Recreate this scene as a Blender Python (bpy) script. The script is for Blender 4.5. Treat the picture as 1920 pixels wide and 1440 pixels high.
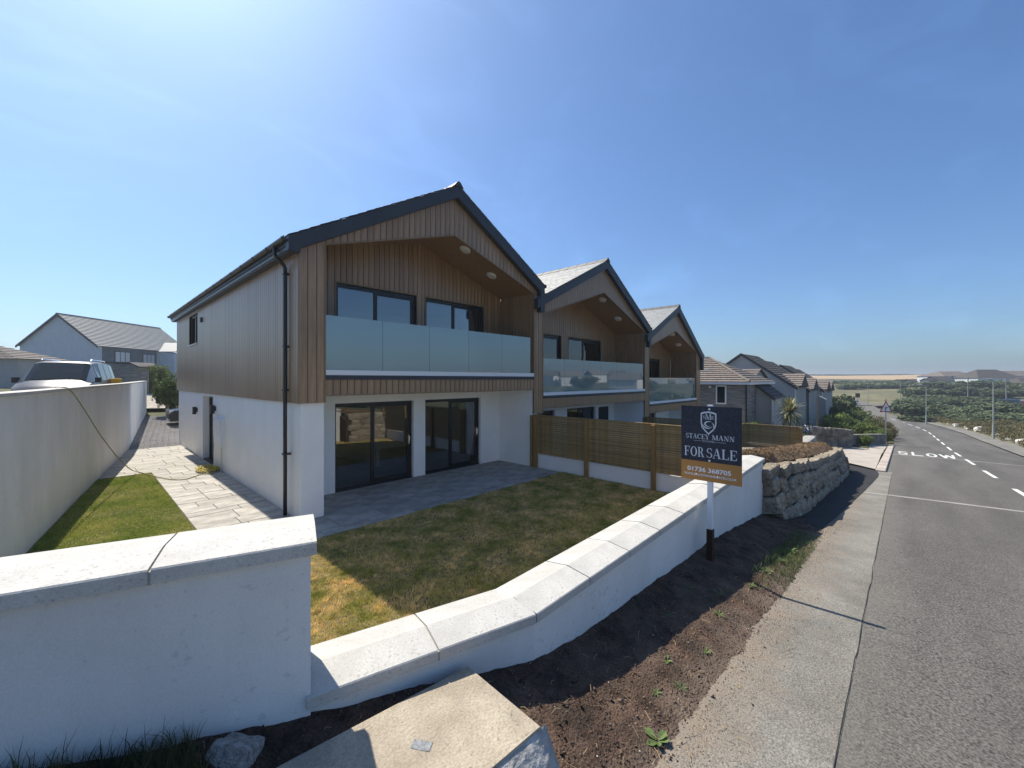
import bpy, bmesh, math, random
import numpy as np
from mathutils import Vector, Matrix, noise

for _o in list(bpy.data.objects):
    bpy.data.objects.remove(_o)
scene = bpy.context.scene
COL = scene.collection
R = math.radians
random.seed(7)
rng = np.random.default_rng(7)

# ------------------------------------------------------------------ camera
# world axes: x runs along the terrace fronts (down the street), y runs from the road into the plots
# z = 0 is the patio of the first house, one unit is one metre
CAM = (-3.322, -8.206, 2.679)
YAW = R(46.525)
cam_d = bpy.data.cameras.new('camera')
cam = bpy.data.objects.new('camera', cam_d)
COL.objects.link(cam)
cam.location = CAM
cam.rotation_euler = (R(90), 0, -YAW)
cam_d.sensor_width = 36
cam_d.lens = 36 * 771.6 / 1920
cam_d.shift_y = -8.95 / 1920
cam_d.clip_start = 0.05
cam_d.clip_end = 20000
scene.camera = cam

# ------------------------------------------------------------------ sky, sun, exposure
SUN_EL = R(53)
world = bpy.data.worlds.new('World')
scene.world = world
world.use_nodes = True
wn, wl = world.node_tree.nodes, world.node_tree.links
bg = wn['Background']
sky = wn.new('ShaderNodeTexSky')
sky.sky_type = 'NISHITA'
sky.sun_disc = False
sky.sun_elevation = SUN_EL
sky.sun_rotation = 0.0
sky.altitude = 60
sky.air_density = 1.0
sky.dust_density = 1.5
sky.ozone_density = 1.0
tint = wn.new('ShaderNodeMix'); tint.data_type = 'RGBA'; tint.blend_type = 'MULTIPLY'; tint.inputs[0].default_value = 1
tint.inputs[7].default_value = (.53, .74, 1.0, 1)      # cool white balance of the phone
gam = wn.new('ShaderNodeGamma'); gam.inputs[1].default_value = .95
wl.new(sky.outputs[0], gam.inputs[0]); wl.new(gam.outputs[0], tint.inputs[6])
# faint wisps of high cloud all over the sky
wtc = wn.new('ShaderNodeTexCoord'); wmp = wn.new('ShaderNodeMapping'); wmp.inputs['Scale'].default_value = (1.6, 5.0, 7.0); wmp.inputs['Rotation'].default_value = (.3, .5, .9)
wno = wn.new('ShaderNodeTexNoise'); wno.inputs['Scale'].default_value = 1.3; wno.inputs['Detail'].default_value = 8; wno.inputs['Roughness'].default_value = .55; wno.inputs['Distortion'].default_value = .8
wl.new(wtc.outputs['Generated'], wmp.inputs[0]); wl.new(wmp.outputs[0], wno.inputs['Vector'])
wmr = wn.new('ShaderNodeMapRange'); wmr.inputs[1].default_value = .52; wmr.inputs[2].default_value = .85; wmr.inputs[3].default_value = 1.0; wmr.inputs[4].default_value = 1.16
wl.new(wno.outputs['Fac'], wmr.inputs[0])
wmx = wn.new('ShaderNodeMix'); wmx.data_type = 'RGBA'; wmx.blend_type = 'MULTIPLY'; wmx.inputs[0].default_value = 1; wl.new(tint.outputs[2], wmx.inputs[6]); wl.new(wmr.outputs[0], wmx.inputs[7]); wl.new(wmx.outputs[2], bg.inputs[0])
bg.inputs[1].default_value = 0.070
sun_d = bpy.data.lights.new('sun', 'SUN')
sun_d.energy = 2.9
sun_d.angle = R(0.53)
sun_d.color = (1.0, 0.935, 0.81)
sun = bpy.data.objects.new('sun', sun_d)
COL.objects.link(sun)
sun.rotation_euler = (-(R(90) - SUN_EL), 0, 0)
sun.location = (0, 40, 60)
scene.view_settings.view_transform = 'Standard'
scene.view_settings.look = 'None'
scene.view_settings.exposure = 1.22
scene.view_settings.gamma = 1.0
scene.view_settings.use_curve_mapping = False

# ------------------------------------------------------------------ helpers
def far(X, Y):
    """point X metres right and Y metres ahead of where the photographer stood -> plan x, y"""
    return (CAM[0] + X * math.cos(YAW) + Y * math.sin(YAW), CAM[1] - X * math.sin(YAW) + Y * math.cos(YAW))

ORI = {}
def tag(o, label=None, cat=None, group=None, kind=None):
    if label: o['label'] = label
    if cat: o['category'] = cat
    if group: o['group'] = group
    if kind: o['kind'] = kind
    return o

def thing(name, loc=(0, 0, 0), label=None, cat=None, group=None, rz=0.0, kind=None):
    o = bpy.data.objects.new(name, None)
    o.empty_display_size = 0.2
    COL.objects.link(o)
    o.location = loc
    o.rotation_euler = (0, 0, rz)
    ORI[o.name] = Vector(loc) if rz == 0 else Vector((0, 0, 0))
    return tag(o, label, cat, group, kind)

class MB:
    def __init__(s):
        s.v = []; s.f = []
    def add(s, vs, fs):
        n = len(s.v)
        s.v += [tuple(v) for v in vs]
        s.f += [tuple(i + n for i in f) for f in fs]
        return s
    def box(s, x0, x1, y0, y1, z0, z1):
        return s.add([(x0, y0, z0), (x1, y0, z0), (x1, y1, z0), (x0, y1, z0), (x0, y0, z1), (x1, y0, z1), (x1, y1, z1), (x0, y1, z1)],
                     [(0, 3, 2, 1), (4, 5, 6, 7), (0, 1, 5, 4), (1, 2, 6, 5), (2, 3, 7, 6), (3, 0, 4, 7)])
    def cbox(s, x0, x1, y0, y1, z0, z1, c):
        """box with all edges chamfered on top (slab)"""
        vs = [(x0, y0, z0), (x1, y0, z0), (x1, y1, z0), (x0, y1, z0), (x0, y0, z1 - c), (x1, y0, z1 - c), (x1, y1, z1 - c), (x0, y1, z1 - c),
              (x0 + c, y0 + c, z1), (x1 - c, y0 + c, z1), (x1 - c, y1 - c, z1), (x0 + c, y1 - c, z1)]
        return s.add(vs, [(0, 1, 5, 4), (1, 2, 6, 5), (2, 3, 7, 6), (3, 0, 4, 7), (4, 5, 9, 8), (5, 6, 10, 9), (6, 7, 11, 10), (7, 4, 8, 11), (8, 9, 10, 11)])
    def prism(s, a, b):
        """two matching rings of points -> closed solid"""
        n = len(a)
        fs = [tuple(range(n))[::-1], tuple(range(n, 2 * n))]
        fs += [(i, (i + 1) % n, n + (i + 1) % n, n + i) for i in range(n)]
        return s.add(list(a) + list(b), fs)
    def tube(s, path, r, n=8, cap=True):
        P = [Vector(p) for p in path]
        rings = []
        for i, p in enumerate(P):
            d = (P[min(i + 1, len(P) - 1)] - P[max(i - 1, 0)])
            d = d.normalized() if d.length > 1e-9 else Vector((0, 0, 1))
            up = Vector((0, 0, 1)) if abs(d.z) < .9 else Vector((1, 0, 0))
            a = d.cross(up).normalized(); b = d.cross(a).normalized()
            rr = r[i] if isinstance(r, (list, tuple)) else r
            rings.append([p + (a * math.cos(2 * math.pi * k / n) + b * math.sin(2 * math.pi * k / n)) * rr for k in range(n)])
        vs = [v for rg in rings for v in rg]
        fs = []
        for i in range(len(P) - 1):
            for k in range(n):
                fs.append((i * n + k, i * n + (k + 1) % n, (i + 1) * n + (k + 1) % n, (i + 1) * n + k))
        if cap:
            fs.append(tuple(range(n))); m = (len(P) - 1) * n
            fs.append(tuple(range(m, m + n))[::-1])
        return s.add(vs, fs)
    def cyl(s, c, r, h, n=16, axis='z'):
        c = Vector(c); d = {'x': Vector((1, 0, 0)), 'y': Vector((0, 1, 0)), 'z': Vector((0, 0, 1))}[axis] * h
        return s.tube([c, c + d], r, n)
    def mesh(s, name, org=(0, 0, 0), smooth=False):
        me = bpy.data.meshes.new(name)
        o = Vector(org)
        me.from_pydata([(v[0] - o.x, v[1] - o.y, v[2] - o.z) for v in s.v], [], s.f)
        bm = bmesh.new(); bm.from_mesh(me)
        bmesh.ops.recalc_face_normals(bm, faces=bm.faces)
        bm.to_mesh(me); bm.free()
        if smooth:
            me.polygons.foreach_set('use_smooth', [True] * len(me.polygons))
        return me
    def build(s, name, mat, parent=None, smooth=False, org=None, label=None, cat=None, group=None, kind=None):
        if parent is not None:
            pw = ORI.get(parent.name, Vector((0, 0, 0)))
            o_ = Vector(org) if org is not None else pw
            me = s.mesh(name, o_, smooth)
            ob = bpy.data.objects.new(name, me)
            COL.objects.link(ob)
            ob.parent = parent
            ob.location = o_ - pw
            ORI[ob.name] = o_
        else:
            o_ = Vector(org) if org is not None else Vector((0, 0, 0))
            ob = bpy.data.objects.new(name, s.mesh(name, o_, smooth))
            COL.objects.link(ob)
            ob.location = o_
            ORI[ob.name] = o_
        ob.data.materials.append(mat)
        return tag(ob, label, cat, group, kind)

def fast_mesh(name, V, F, mat, parent=None, smooth=False, **kw):
    """numpy triangles or quads -> one object"""
    me = bpy.data.meshes.new(name)
    k = F.shape[1]
    me.vertices.add(len(V)); me.vertices.foreach_set('co', V.astype(np.float32).ravel())
    me.loops.add(F.size); me.loops.foreach_set('vertex_index', F.astype(np.int32).ravel())
    me.polygons.add(len(F))
    me.polygons.foreach_set('loop_start', np.arange(0, F.size, k, dtype=np.int32))
    me.update(calc_edges=True)
    if smooth: me.polygons.foreach_set('use_smooth', [True] * len(F))
    me.materials.append(mat)
    ob = bpy.data.objects.new(name, me); COL.objects.link(ob)
    if parent: ob.parent = parent
    return tag(ob, **kw)

def share(me, name, parent, loc, scale=(1, 1, 1), rot=(0, 0, 0)):
    ob = bpy.data.objects.new(name, me); COL.objects.link(ob)
    ob.parent = parent
    pw = ORI.get(parent.name, Vector((0, 0, 0))) if parent else Vector((0, 0, 0))
    ob.location = Vector(loc) - pw; ob.scale = scale; ob.rotation_euler = rot
    return ob

def copy_tree(o, parent=None):
    c = o.copy(); COL.objects.link(c); c.parent = parent
    for ch in list(o.children):
        copy_tree(ch, c)
    return c

# ------------------------------------------------------------------ materials
MATS = {}
def pmat(name, col, rough=.6, var=.12, scale=3.0, col2=None, spec=.35, bump=0.0, bscale=80, bdist=.01, rnd=0.0, metal=0.0,
         stretch=(1, 1, 1), fine=0.0, fscale=200, transl=0.0, coat=0.0, ramp=(.35, .65), rough_var=0.0, specks=0.0, spscale=45, bgrain=False):
    m = bpy.data.materials.new(name); m.use_nodes = True
    nt = m.node_tree; N, L = nt.nodes, nt.links
    p = N['Principled BSDF']
    p.inputs['Roughness'].default_value = rough
    p.inputs['Specular IOR Level'].default_value = spec
    p.inputs['Metallic'].default_value = metal
    if coat: p.inputs['Coat Weight'].default_value = coat
    tc = N.new('ShaderNodeTexCoord'); mp = N.new('ShaderNodeMapping')
    mp.inputs['Scale'].default_value = stretch
    L.new(tc.outputs['Object'], mp.inputs[0])
    ns = N.new('ShaderNodeTexNoise'); ns.inputs['Scale'].default_value = scale; ns.inputs['Detail'].default_value = 7
    ns.inputs['Roughness'].default_value = .62
    L.new(mp.outputs[0], ns.inputs['Vector'])
    rp = N.new('ShaderNodeValToRGB')
    a = [max(0, c * (1 - var)) for c in col]
    b = list(col2) if col2 else [min(1, c * (1 + var)) for c in col]
    rp.color_ramp.elements[0].position = ramp[0]; rp.color_ramp.elements[1].position = ramp[1]
    rp.color_ramp.elements[0].color = (*a, 1); rp.color_ramp.elements[1].color = (*b, 1)
    L.new(ns.outputs['Fac'], rp.inputs[0])
    out = rp.outputs[0]
    if fine:
        n2 = N.new('ShaderNodeTexNoise'); n2.inputs['Scale'].default_value = fscale; n2.inputs['Detail'].default_value = 2
        L.new(tc.outputs['Object'], n2.inputs['Vector'])
        mr = N.new('ShaderNodeMapRange'); mr.inputs[1].default_value = .3; mr.inputs[2].default_value = .7
        mr.inputs[3].default_value = 1 - fine; mr.inputs[4].default_value = 1 + fine
        L.new(n2.outputs['Fac'], mr.inputs[0])
        mx = N.new('ShaderNodeMix'); mx.data_type = 'RGBA'; mx.blend_type = 'MULTIPLY'; mx.inputs[0].default_value = 1
        L.new(out, mx.inputs[6]); L.new(mr.outputs[0], mx.inputs[7]); out = mx.outputs[2]
    if specks:
        n3 = N.new('ShaderNodeTexNoise'); n3.inputs['Scale'].default_value = spscale; n3.inputs['Detail'].default_value = 4
        n4 = N.new('ShaderNodeTexNoise'); n4.inputs['Scale'].default_value = 1.7; n4.inputs['Detail'].default_value = 3
        L.new(tc.outputs['Object'], n3.inputs['Vector']); L.new(tc.outputs['Object'], n4.inputs['Vector'])
        m4 = N.new('ShaderNodeMapRange'); m4.inputs[1].default_value = .35; m4.inputs[2].default_value = .7; m4.inputs[3].default_value = .04; m4.inputs[4].default_value = -.06
        L.new(n4.outputs['Fac'], m4.inputs[0])
        ad = N.new('ShaderNodeMath'); L.new(n3.outputs['Fac'], ad.inputs[0]); ad.operation = 'SUBTRACT'; L.new(m4.outputs[0], ad.inputs[1])
        m3 = N.new('ShaderNodeMapRange'); m3.inputs[1].default_value = .62; m3.inputs[2].default_value = .72; m3.inputs[3].default_value = 1; m3.inputs[4].default_value = 1 - specks
        L.new(ad.outputs[0], m3.inputs[0])
        mx = N.new('ShaderNodeMix'); mx.data_type = 'RGBA'; mx.blend_type = 'MULTIPLY'; mx.inputs[0].default_value = 1
        L.new(out, mx.inputs[6]); L.new(m3.outputs[0], mx.inputs[7]); out = mx.outputs[2]
    if rnd:
        oi = N.new('ShaderNodeObjectInfo'); mr = N.new('ShaderNodeMapRange')
        mr.inputs[3].default_value = 1 - rnd; mr.inputs[4].default_value = 1 + rnd
        L.new(oi.outputs['Random'], mr.inputs[0])
        mx = N.new('ShaderNodeMix'); mx.data_type = 'RGBA'; mx.blend_type = 'MULTIPLY'; mx.inputs[0].default_value = 1
        L.new(out, mx.inputs[6]); L.new(mr.outputs[0], mx.inputs[7]); out = mx.outputs[2]
    L.new(out, p.inputs['Base Color'])
    if rough_var:
        mr = N.new('ShaderNodeMapRange'); mr.inputs[3].default_value = rough - rough_var; mr.inputs[4].default_value = rough + rough_var
        L.new(ns.outputs['Fac'], mr.inputs[0]); L.new(mr.outputs[0], p.inputs['Roughness'])
    if bump:
        nb = N.new('ShaderNodeTexNoise'); nb.inputs['Scale'].default_value = bscale; nb.inputs['Detail'].default_value = 5
        L.new(tc.outputs['Object'] if bgrain else mp.outputs[0], nb.inputs['Vector'])
        bp = N.new('ShaderNodeBump'); bp.inputs['Strength'].default_value = bump; bp.inputs['Distance'].default_value = bdist
        L.new(nb.outputs['Fac'], bp.inputs['Height']); L.new(bp.outputs[0], p.inputs['Normal'])
    if transl:
        tr = N.new('ShaderNodeBsdfTranslucent'); L.new(out, tr.inputs[0])
        ms = N.new('ShaderNodeMixShader'); ms.inputs[0].default_value = transl
        L.new(p.outputs[0], ms.inputs[1]); L.new(tr.outputs[0], ms.inputs[2])
        L.new(ms.outputs[0], N['Material Output'].inputs['Surface'])
    MATS[name] = m
    return m

def flat(name, col, rough=.6, spec=.3, metal=0, emit=None):
    m = bpy.data.materials.new(name); m.use_nodes = True
    p = m.node_tree.nodes['Principled BSDF']
    p.inputs['Base Color'].default_value = (*col, 1); p.inputs['Roughness'].default_value = rough
    p.inputs['Specular IOR Level'].default_value = spec; p.inputs['Metallic'].default_value = metal
    return m

def glass_mat(name, tint, refl, rough=0.0, body=None, body_amt=0.0, ior=1.5):
    """pane: clear tint + fresnel reflection, optionally partly filled with a body colour (tinted or frosted)"""
    m = bpy.data.materials.new(name); m.use_nodes = True
    N, L = m.node_tree.nodes, m.node_tree.links
    N.remove(N['Principled BSDF'])
    tr = N.new('ShaderNodeBsdfTransparent'); tr.inputs[0].default_value = (*tint, 1)
    base = tr.outputs[0]
    if body:
        df = N.new('ShaderNodeBsdfDiffuse'); df.inputs[0].default_value = (*body, 1)
        ms = N.new('ShaderNodeMixShader'); ms.inputs[0].default_value = body_amt
        L.new(tr.outputs[0], ms.inputs[1]); L.new(df.outputs[0], ms.inputs[2]); base = ms.outputs[0]
    gl = N.new('ShaderNodeBsdfGlossy'); gl.inputs['Roughness'].default_value = rough
    fr = N.new('ShaderNodeFresnel'); fr.inputs[0].default_value = ior
    mr = N.new('ShaderNodeMapRange'); mr.inputs[1].default_value = .04; mr.inputs[3].default_value = refl
    L.new(fr.outputs[0], mr.inputs[0])
    ms2 = N.new('ShaderNodeMixShader')
    L.new(mr.outputs[0], ms2.inputs[0]); L.new(base, ms2.inputs[1]); L.new(gl.outputs[0], ms2.inputs[2])
    L.new(ms2.outputs[0], N['Material Output'].inputs['Surface'])
    return m

m_render = pmat('white_render', (.86, .85, .82), .85, .035, 1.2, bump=.25, bscale=260, bdist=.004, spec=.2, fine=.03, fscale=160)
m_render2 = pmat('weathered_render', (.38, .375, .36), .9, .12, .9, bump=.3, bscale=220, bdist=.005, spec=.2, stretch=(1, 1, .35))
m_wallr = pmat('garden_wall_render', (.74, .725, .69), .88, .10, .8, specks=.16, spscale=26, bump=.3, bscale=260, bdist=.004, spec=.2, fine=.05, fscale=140, stretch=(1, 1, .5))
m_cope = pmat('cast_stone', (.51, .49, .45), .8, .12, 3.0, specks=.3, spscale=60, bump=.3, bscale=150, bdist=.003, spec=.25, fine=.10, fscale=110, rnd=.04)
m_mortar = pmat('mortar', (.36, .34, .30), .9, .1, 20, bump=.3, bscale=200)
m_clad = pmat('stained_timber', (.30, .185, .10), .36, .22, 2.2, stretch=(9, 9, .5), bump=.2, bscale=30, bdist=.002, rnd=.14, spec=.6, rough_var=.08)
m_clad2 = pmat('stained_timber_joined', (.30, .185, .10), .36, .22, 2.2, stretch=(9, 9, .5), bump=.2, bscale=30, bdist=.002, spec=.6)
m_backing = flat('groove_backing', (.012, .009, .007), .9)
m_trim = pmat('timber_trim', (.24, .155, .085), .5, .15, 3, stretch=(4, 4, 4))
m_fascia = pmat('anthracite_board', (.035, .041, .052), .45, .12, 2, spec=.4)
m_frame = flat('dark_aluminium', (.012, .013, .015), .4, .5)
m_plastic = flat('black_plastic', (.012, .012, .014), .35, .5)
m_slate = pmat('slate', (.25, .26, .265), .55, .22, 9, spec=.4, bump=.25, bscale=60, bdist=.004)
m_ridge = pmat('ridge_tile', (.07, .068, .07), .6, .15, 8)
m_win = glass_mat('window_glass', (.80, .84, .86), .16)
m_balc = glass_mat('balcony_glass', (.70, .80, .80), .20, body=(.20, .30, .31), body_amt=.72)
m_room = pmat('interior_paint', (.62, .61, .58), .9, .03, 2)
m_floor = pmat('interior_floor', (.30, .27, .23), .5, .1, 2)
m_white = flat('white_paint', (.78, .79, .80), .45, .4)
m_lamp = flat('frosted_lamp', (.72, .70, .66), .4, .4)
m_steel = flat('galvanised_steel', (.42, .44, .45), .42, .5, .7)
m_slab = pmat('sandstone_slab', (.33, .30, .265), .72, .2, 2.4, col2=(.45, .42, .37), bump=.35, bscale=40, bdist=.004, rnd=.13, fine=.06, fscale=90)
m_joint = pmat('slab_joint', (.17, .16, .14), .95, .2, 30)
m_fence = pmat('treated_timber', (.28, .185, .07), .7, .30, 2.5, stretch=(3, 3, 22), col2=(.42, .29, .125), rnd=.16, bump=.3, bscale=40, bdist=.003)
m_post = pmat('fence_post_timber', (.29, .18, .068), .7, .2, 2.5, stretch=(12, 12, 1), rnd=.1)
m_soil = pmat('soil', (.052, .032, .021), .95, .35, 5, col2=(.135, .082, .055), bump=.9, bscale=75, bdist=.02, fine=.35, fscale=85)
m_chip = pmat('soil_crumb', (.11, .072, .05), .95, .4, 2, col2=(.23, .165, .12))
m_pebble = pmat('pebble', (.42, .39, .35), .8, .25, 30, col2=(.62, .60, .55))
m_road = pmat('asphalt', (.115, .107, .096), .85, .20, 1.0, stretch=(.10, 1.0, 1), bgrain=True, bump=.85, bscale=95, bdist=.008, spec=.25, fine=.6, fscale=62)
m_worn = pmat('worn_asphalt', (.18, .168, .145), .9, .22, 1.1, col2=(.25, .235, .205), bump=.8, bscale=90, bdist=.008, fine=.42, fscale=85)
def dust_mix(m, y0, y1, col, amt=1.0):
    # soil spilled and trodden over the edge of the tarmac
    N, L = m.node_tree.nodes, m.node_tree.links; p = N['Principled BSDF']
    src = p.inputs['Base Color'].links[0].from_socket
    tc = N.new('ShaderNodeTexCoord'); sp = N.new('ShaderNodeSeparateXYZ'); L.new(tc.outputs['Object'], sp.inputs[0])
    nz = N.new('ShaderNodeTexNoise'); nz.inputs['Scale'].default_value = 3.2; nz.inputs['Detail'].default_value = 9; nz.inputs['Roughness'].default_value = .72
    L.new(tc.outputs['Object'], nz.inputs['Vector'])
    mr = N.new('ShaderNodeMapRange'); mr.inputs[1].default_value = y1; mr.inputs[2].default_value = y0
    L.new(sp.outputs['Y'], mr.inputs[0])
    ad = N.new('ShaderNodeMath'); ad.operation = 'MULTIPLY_ADD'; ad.inputs[1].default_value = 2.4; ad.inputs[2].default_value = -1.2
    L.new(nz.outputs['Fac'], ad.inputs[0])
    a2 = N.new('ShaderNodeMath'); a2.use_clamp = True; L.new(mr.outputs[0], a2.inputs[0]); L.new(ad.outputs[0], a2.inputs[1])
    mx = N.new('ShaderNodeMix'); mx.data_type = 'RGBA'; a3 = N.new('ShaderNodeMath'); a3.operation = 'MULTIPLY'; a3.inputs[1].default_value = amt
    L.new(a2.outputs[0], a3.inputs[0]); L.new(a3.outputs[0], mx.inputs[0]); L.new(src, mx.inputs[6]); mx.inputs[7].default_value = (*col, 1)
    L.new(mx.outputs[2], p.inputs['Base Color'])
m_shoulder = pmat('shoulder_asphalt', (.18, .168, .145), .9, .22, 1.1, col2=(.25, .235, .205), bump=.8, bscale=90, bdist=.008, fine=.42, fscale=85)
dust_mix(m_soil, -7.46, -7.08, (.18, .135, .10))
dust_mix(m_shoulder, -7.24, -7.70, (.245, .19, .14), .75)
dust_mix(m_road, -7.75, -8.35, (.18, .167, .143), .55)
m_dark = pmat('fresh_tarmac', (.030, .029, .029), .9, .2, 3, bump=.7, bscale=80, bdist=.008, fine=.35, fscale=80)
m_paint = pmat('road_paint', (.70, .69, .66), .7, .14, 6, col2=(.78, .78, .76), fine=.12, fscale=60)
m_scar = pmat('sealed_trench', (.30, .285, .26), .9, .2, 2, fine=.2)
m_conc = pmat('drive_concrete', (.40, .35, .30), .9, .1, 1.5, col2=(.47, .42, .365), bump=.4, bscale=60, fine=.08)
m_sett = pmat('granite_sett', (.42, .36, .31), .85, .15, 6, rnd=.14, bump=.4, bscale=50)
m_block = pmat('drive_block', (.19, .18, .18), .85, .15, 3, rnd=.15, bump=.3, bscale=60)
m_gravel = pmat('pale_gravel', (.40, .35, .29), .95, .25, 2, bump=.9, bscale=50, bdist=.03, fine=.3, fscale=40)
m_stone = pmat('hedge_stone', (.33, .265, .185), .88, .32, 3.0, col2=(.52, .44, .33), bump=.9, bscale=9, bdist=.10, rnd=.16, fine=.15, fscale=30)
m_oldstone = pmat('old_block_wall', (.17, .155, .13), .95, .35, 2.5, col2=(.30, .28, .24), bump=.8, bscale=14, bdist=.05)
m_rock = pmat('pale_rock', (.34, .32, .29), .9, .35, 6, col2=(.55, .53, .49), bump=.8, bscale=18, bdist=.03)
m_bould = pmat('white_boulder', (.52, .50, .46), .9, .25, 4, col2=(.66, .64, .60), bump=.6, bscale=8, bdist=.08)
m_mulch = pmat('bark_mulch', (.14, .085, .045), .95, .35, 7, col2=(.28, .185, .105), bump=.9, bscale=45, bdist=.04, fine=.3, fscale=60)
m_slabc = pmat('old_concrete', (.36, .30, .225), .92, .18, 4, specks=.35, spscale=55, col2=(.44, .375, .285), bump=.75, bscale=85, bdist=.006, fine=.16, fscale=95)
m_lawn = pmat('lawn_soil', (.13, .12, .045), .95, .35, 1.3, col2=(.25, .19, .085), bump=.6, bscale=60, bdist=.02)
m_blade = pmat('grass_blade', (.36, .37, .075), .7, .1, 2.2, col2=(.88, .66, .31), spec=.2, transl=.25, ramp=(.36, .62), fine=.3, fscale=14)
m_blade2 = pmat('lush_grass_blade', (.27, .36, .06), .7, .1, 1.4, col2=(.52, .50, .15), spec=.2, transl=.25, ramp=(.4, .72), fine=.25, fscale=14)
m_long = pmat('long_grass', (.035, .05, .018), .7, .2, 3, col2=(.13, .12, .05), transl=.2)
m_weed = pmat('weed_leaf', (.10, .16, .045), .6, .25, 9, col2=(.17, .23, .075), transl=.25)
m_leafA = pmat('hedge_leaf', (.07, .12, .028), .6, .3, 2.0, col2=(.18, .23, .06), transl=.22, spec=.25, rnd=.15)
m_leafB = pmat('scrub_leaf', (.095, .14, .07), .7, .3, .35, col2=(.19, .22, .115), transl=.18, spec=.2, rnd=.38)
m_leafC = pmat('dry_verge_leaf', (.10, .10, .04), .75, .3, .9, col2=(.21, .175, .085), transl=.2, spec=.2, rnd=.15)
m_palm = pmat('palm_leaf', (.16, .18, .06), .55, .3, 3, col2=(.36, .34, .18), transl=.2)
m_bark = pmat('bark', (.11, .085, .06), .95, .3, 9, stretch=(3, 3, 1), bump=.6, bscale=20, bdist=.02)
m_field = pmat('rough_pasture', (.105, .105, .045), .95, .25, .05, col2=(.20, .175, .095), fine=.2, fscale=.6, ramp=(.3, .7))
m_tan = pmat('stubble_field', (.42, .29, .15), .95, .08, .01)
m_scrubg = pmat('scrub_ground', (.055, .072, .028), .95, .35, .08, col2=(.12, .115, .055), fine=.25, fscale=.8)
m_wood_grey = pmat('weathered_boards', (.20, .19, .18), .85, .3, 2.2, col2=(.30, .285, .27), stretch=(.6, .6, 6), bump=.3, bscale=20)
m_tile = pmat('brown_concrete_tile', (.17, .145, .125), .85, .2, 6, col2=(.235, .20, .175), bump=.3, bscale=60)
m_tile_d = pmat('dark_tile', (.085, .075, .07), .85, .2, 6)
m_roofg = pmat('grey_roof', (.19, .18, .175), .7, .15, 5)
m_grey_clad = pmat('blue_grey_boards', (.10, .125, .155), .6, .12, 2)
m_grey_render = pmat('cool_render', (.50, .56, .61), .85, .06, 2)
m_pale = flat('pale_plastic', (.66, .67, .68), .5)
m_tyre = flat('tyre_rubber', (.015, .015, .016), .85)
m_carglass = flat('car_glass', (.012, .018, .020), .05, .28)
m_silver = flat('silver_car_paint', (.13, .125, .13), .3, .5, .35)
m_black_paint = flat('black_car_paint', (.012, .012, .014), .15, .6)
m_red_paint = flat('red_car_paint', (.30, .03, .03), .25, .6)
m_navy_paint = flat('navy_van_paint', (.03, .04, .06), .3, .5)
m_white_paint = flat('white_car_paint', (.66, .68, .70), .25, .6)
m_chrome = flat('chrome', (.7, .7, .72), .15, .5, 1)
m_headl = flat('headlamp_glass', (.5, .52, .55), .1, .8)
m_hose = pmat('yellow_hose', (.52, .42, .05), .5, .15, 20)
m_cable = flat('olive_cable', (.23, .21, .06), .6)
m_string = flat('white_string', (.75, .76, .78), .7)
m_sign_blue = pmat('navy_board', (.022, .026, .045), .5, .25, 30, fine=.25, fscale=60)
m_sign_or = flat('orange_board', (.46, .22, .06), .5)
m_sign_txt = flat('silver_lettering', (.62, .66, .72), .5)
m_sign_wht = flat('white_lettering', (.78, .79, .80), .5)
m_redsign = flat('red_sign_border', (.38, .025, .03), .45)
m_whitesign = flat('white_sign_face', (.74, .75, .76), .45)
m_blacksign = flat('black_sign_symbol', (.01, .01, .012), .5)
m_greenpost = pmat('painted_steel_column', (.30, .34, .31), .6, .1, 3)
m_yellow = flat('yellow_plastic', (.65, .36, .02), .5)
m_browntar = flat('dark_stained_wood', (.035, .02, .012), .8)
# ------------------------------------------------------------------ levels of the land
def lerp_table(tab):
    xs = [a for a, b in tab]; ys = [b for a, b in tab]
    return lambda x: np.interp(x, xs, ys)
zr = lerp_table([(-400, 9), (-200, 6), (-60, 3.6), (-20, 2.1), (-10, 1.42), (1.36, .568), (20.75, -.887), (29.3, -1.5), (35, -1.9), (41, -2.24), (47, -2.57), (53, -2.92),
                 (59, -3.2), (65, -3.44), (71, -3.66), (77, -3.84), (86, -4.08), (100, -4.15), (112, -4.0), (125, -3.75), (140, -3.5), (160, -3.2), (400, 0)])
tcen = lerp_table([(-400, -10.5), (58, -10.5), (65, -10.3), (71, -9.9), (77, -9.3), (84, -8.4), (92, -6.9), (101, -4.6), (112, -2.6), (125, -.8), (140, 1.5), (165, 6)])
zfarR = lerp_table([(0, -3.2), (60, -3.7), (105, -4.6), (140, -4.1), (200, -1.4), (270, .6), (400, 2.0), (670, 7.4), (900, 9.0), (2000, 7), (9000, -40)])
zfarL = lerp_table([(0, -.4), (16, -.4), (30, .5), (50, 1.7), (100, 2.6), (400, 5), (900, 8), (2000, 7), (9000, -40)])
def sm(a, b, x):
    t = np.clip((x - a) / (b - a), 0, 1); return t * t * (3 - 2 * t)

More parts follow.
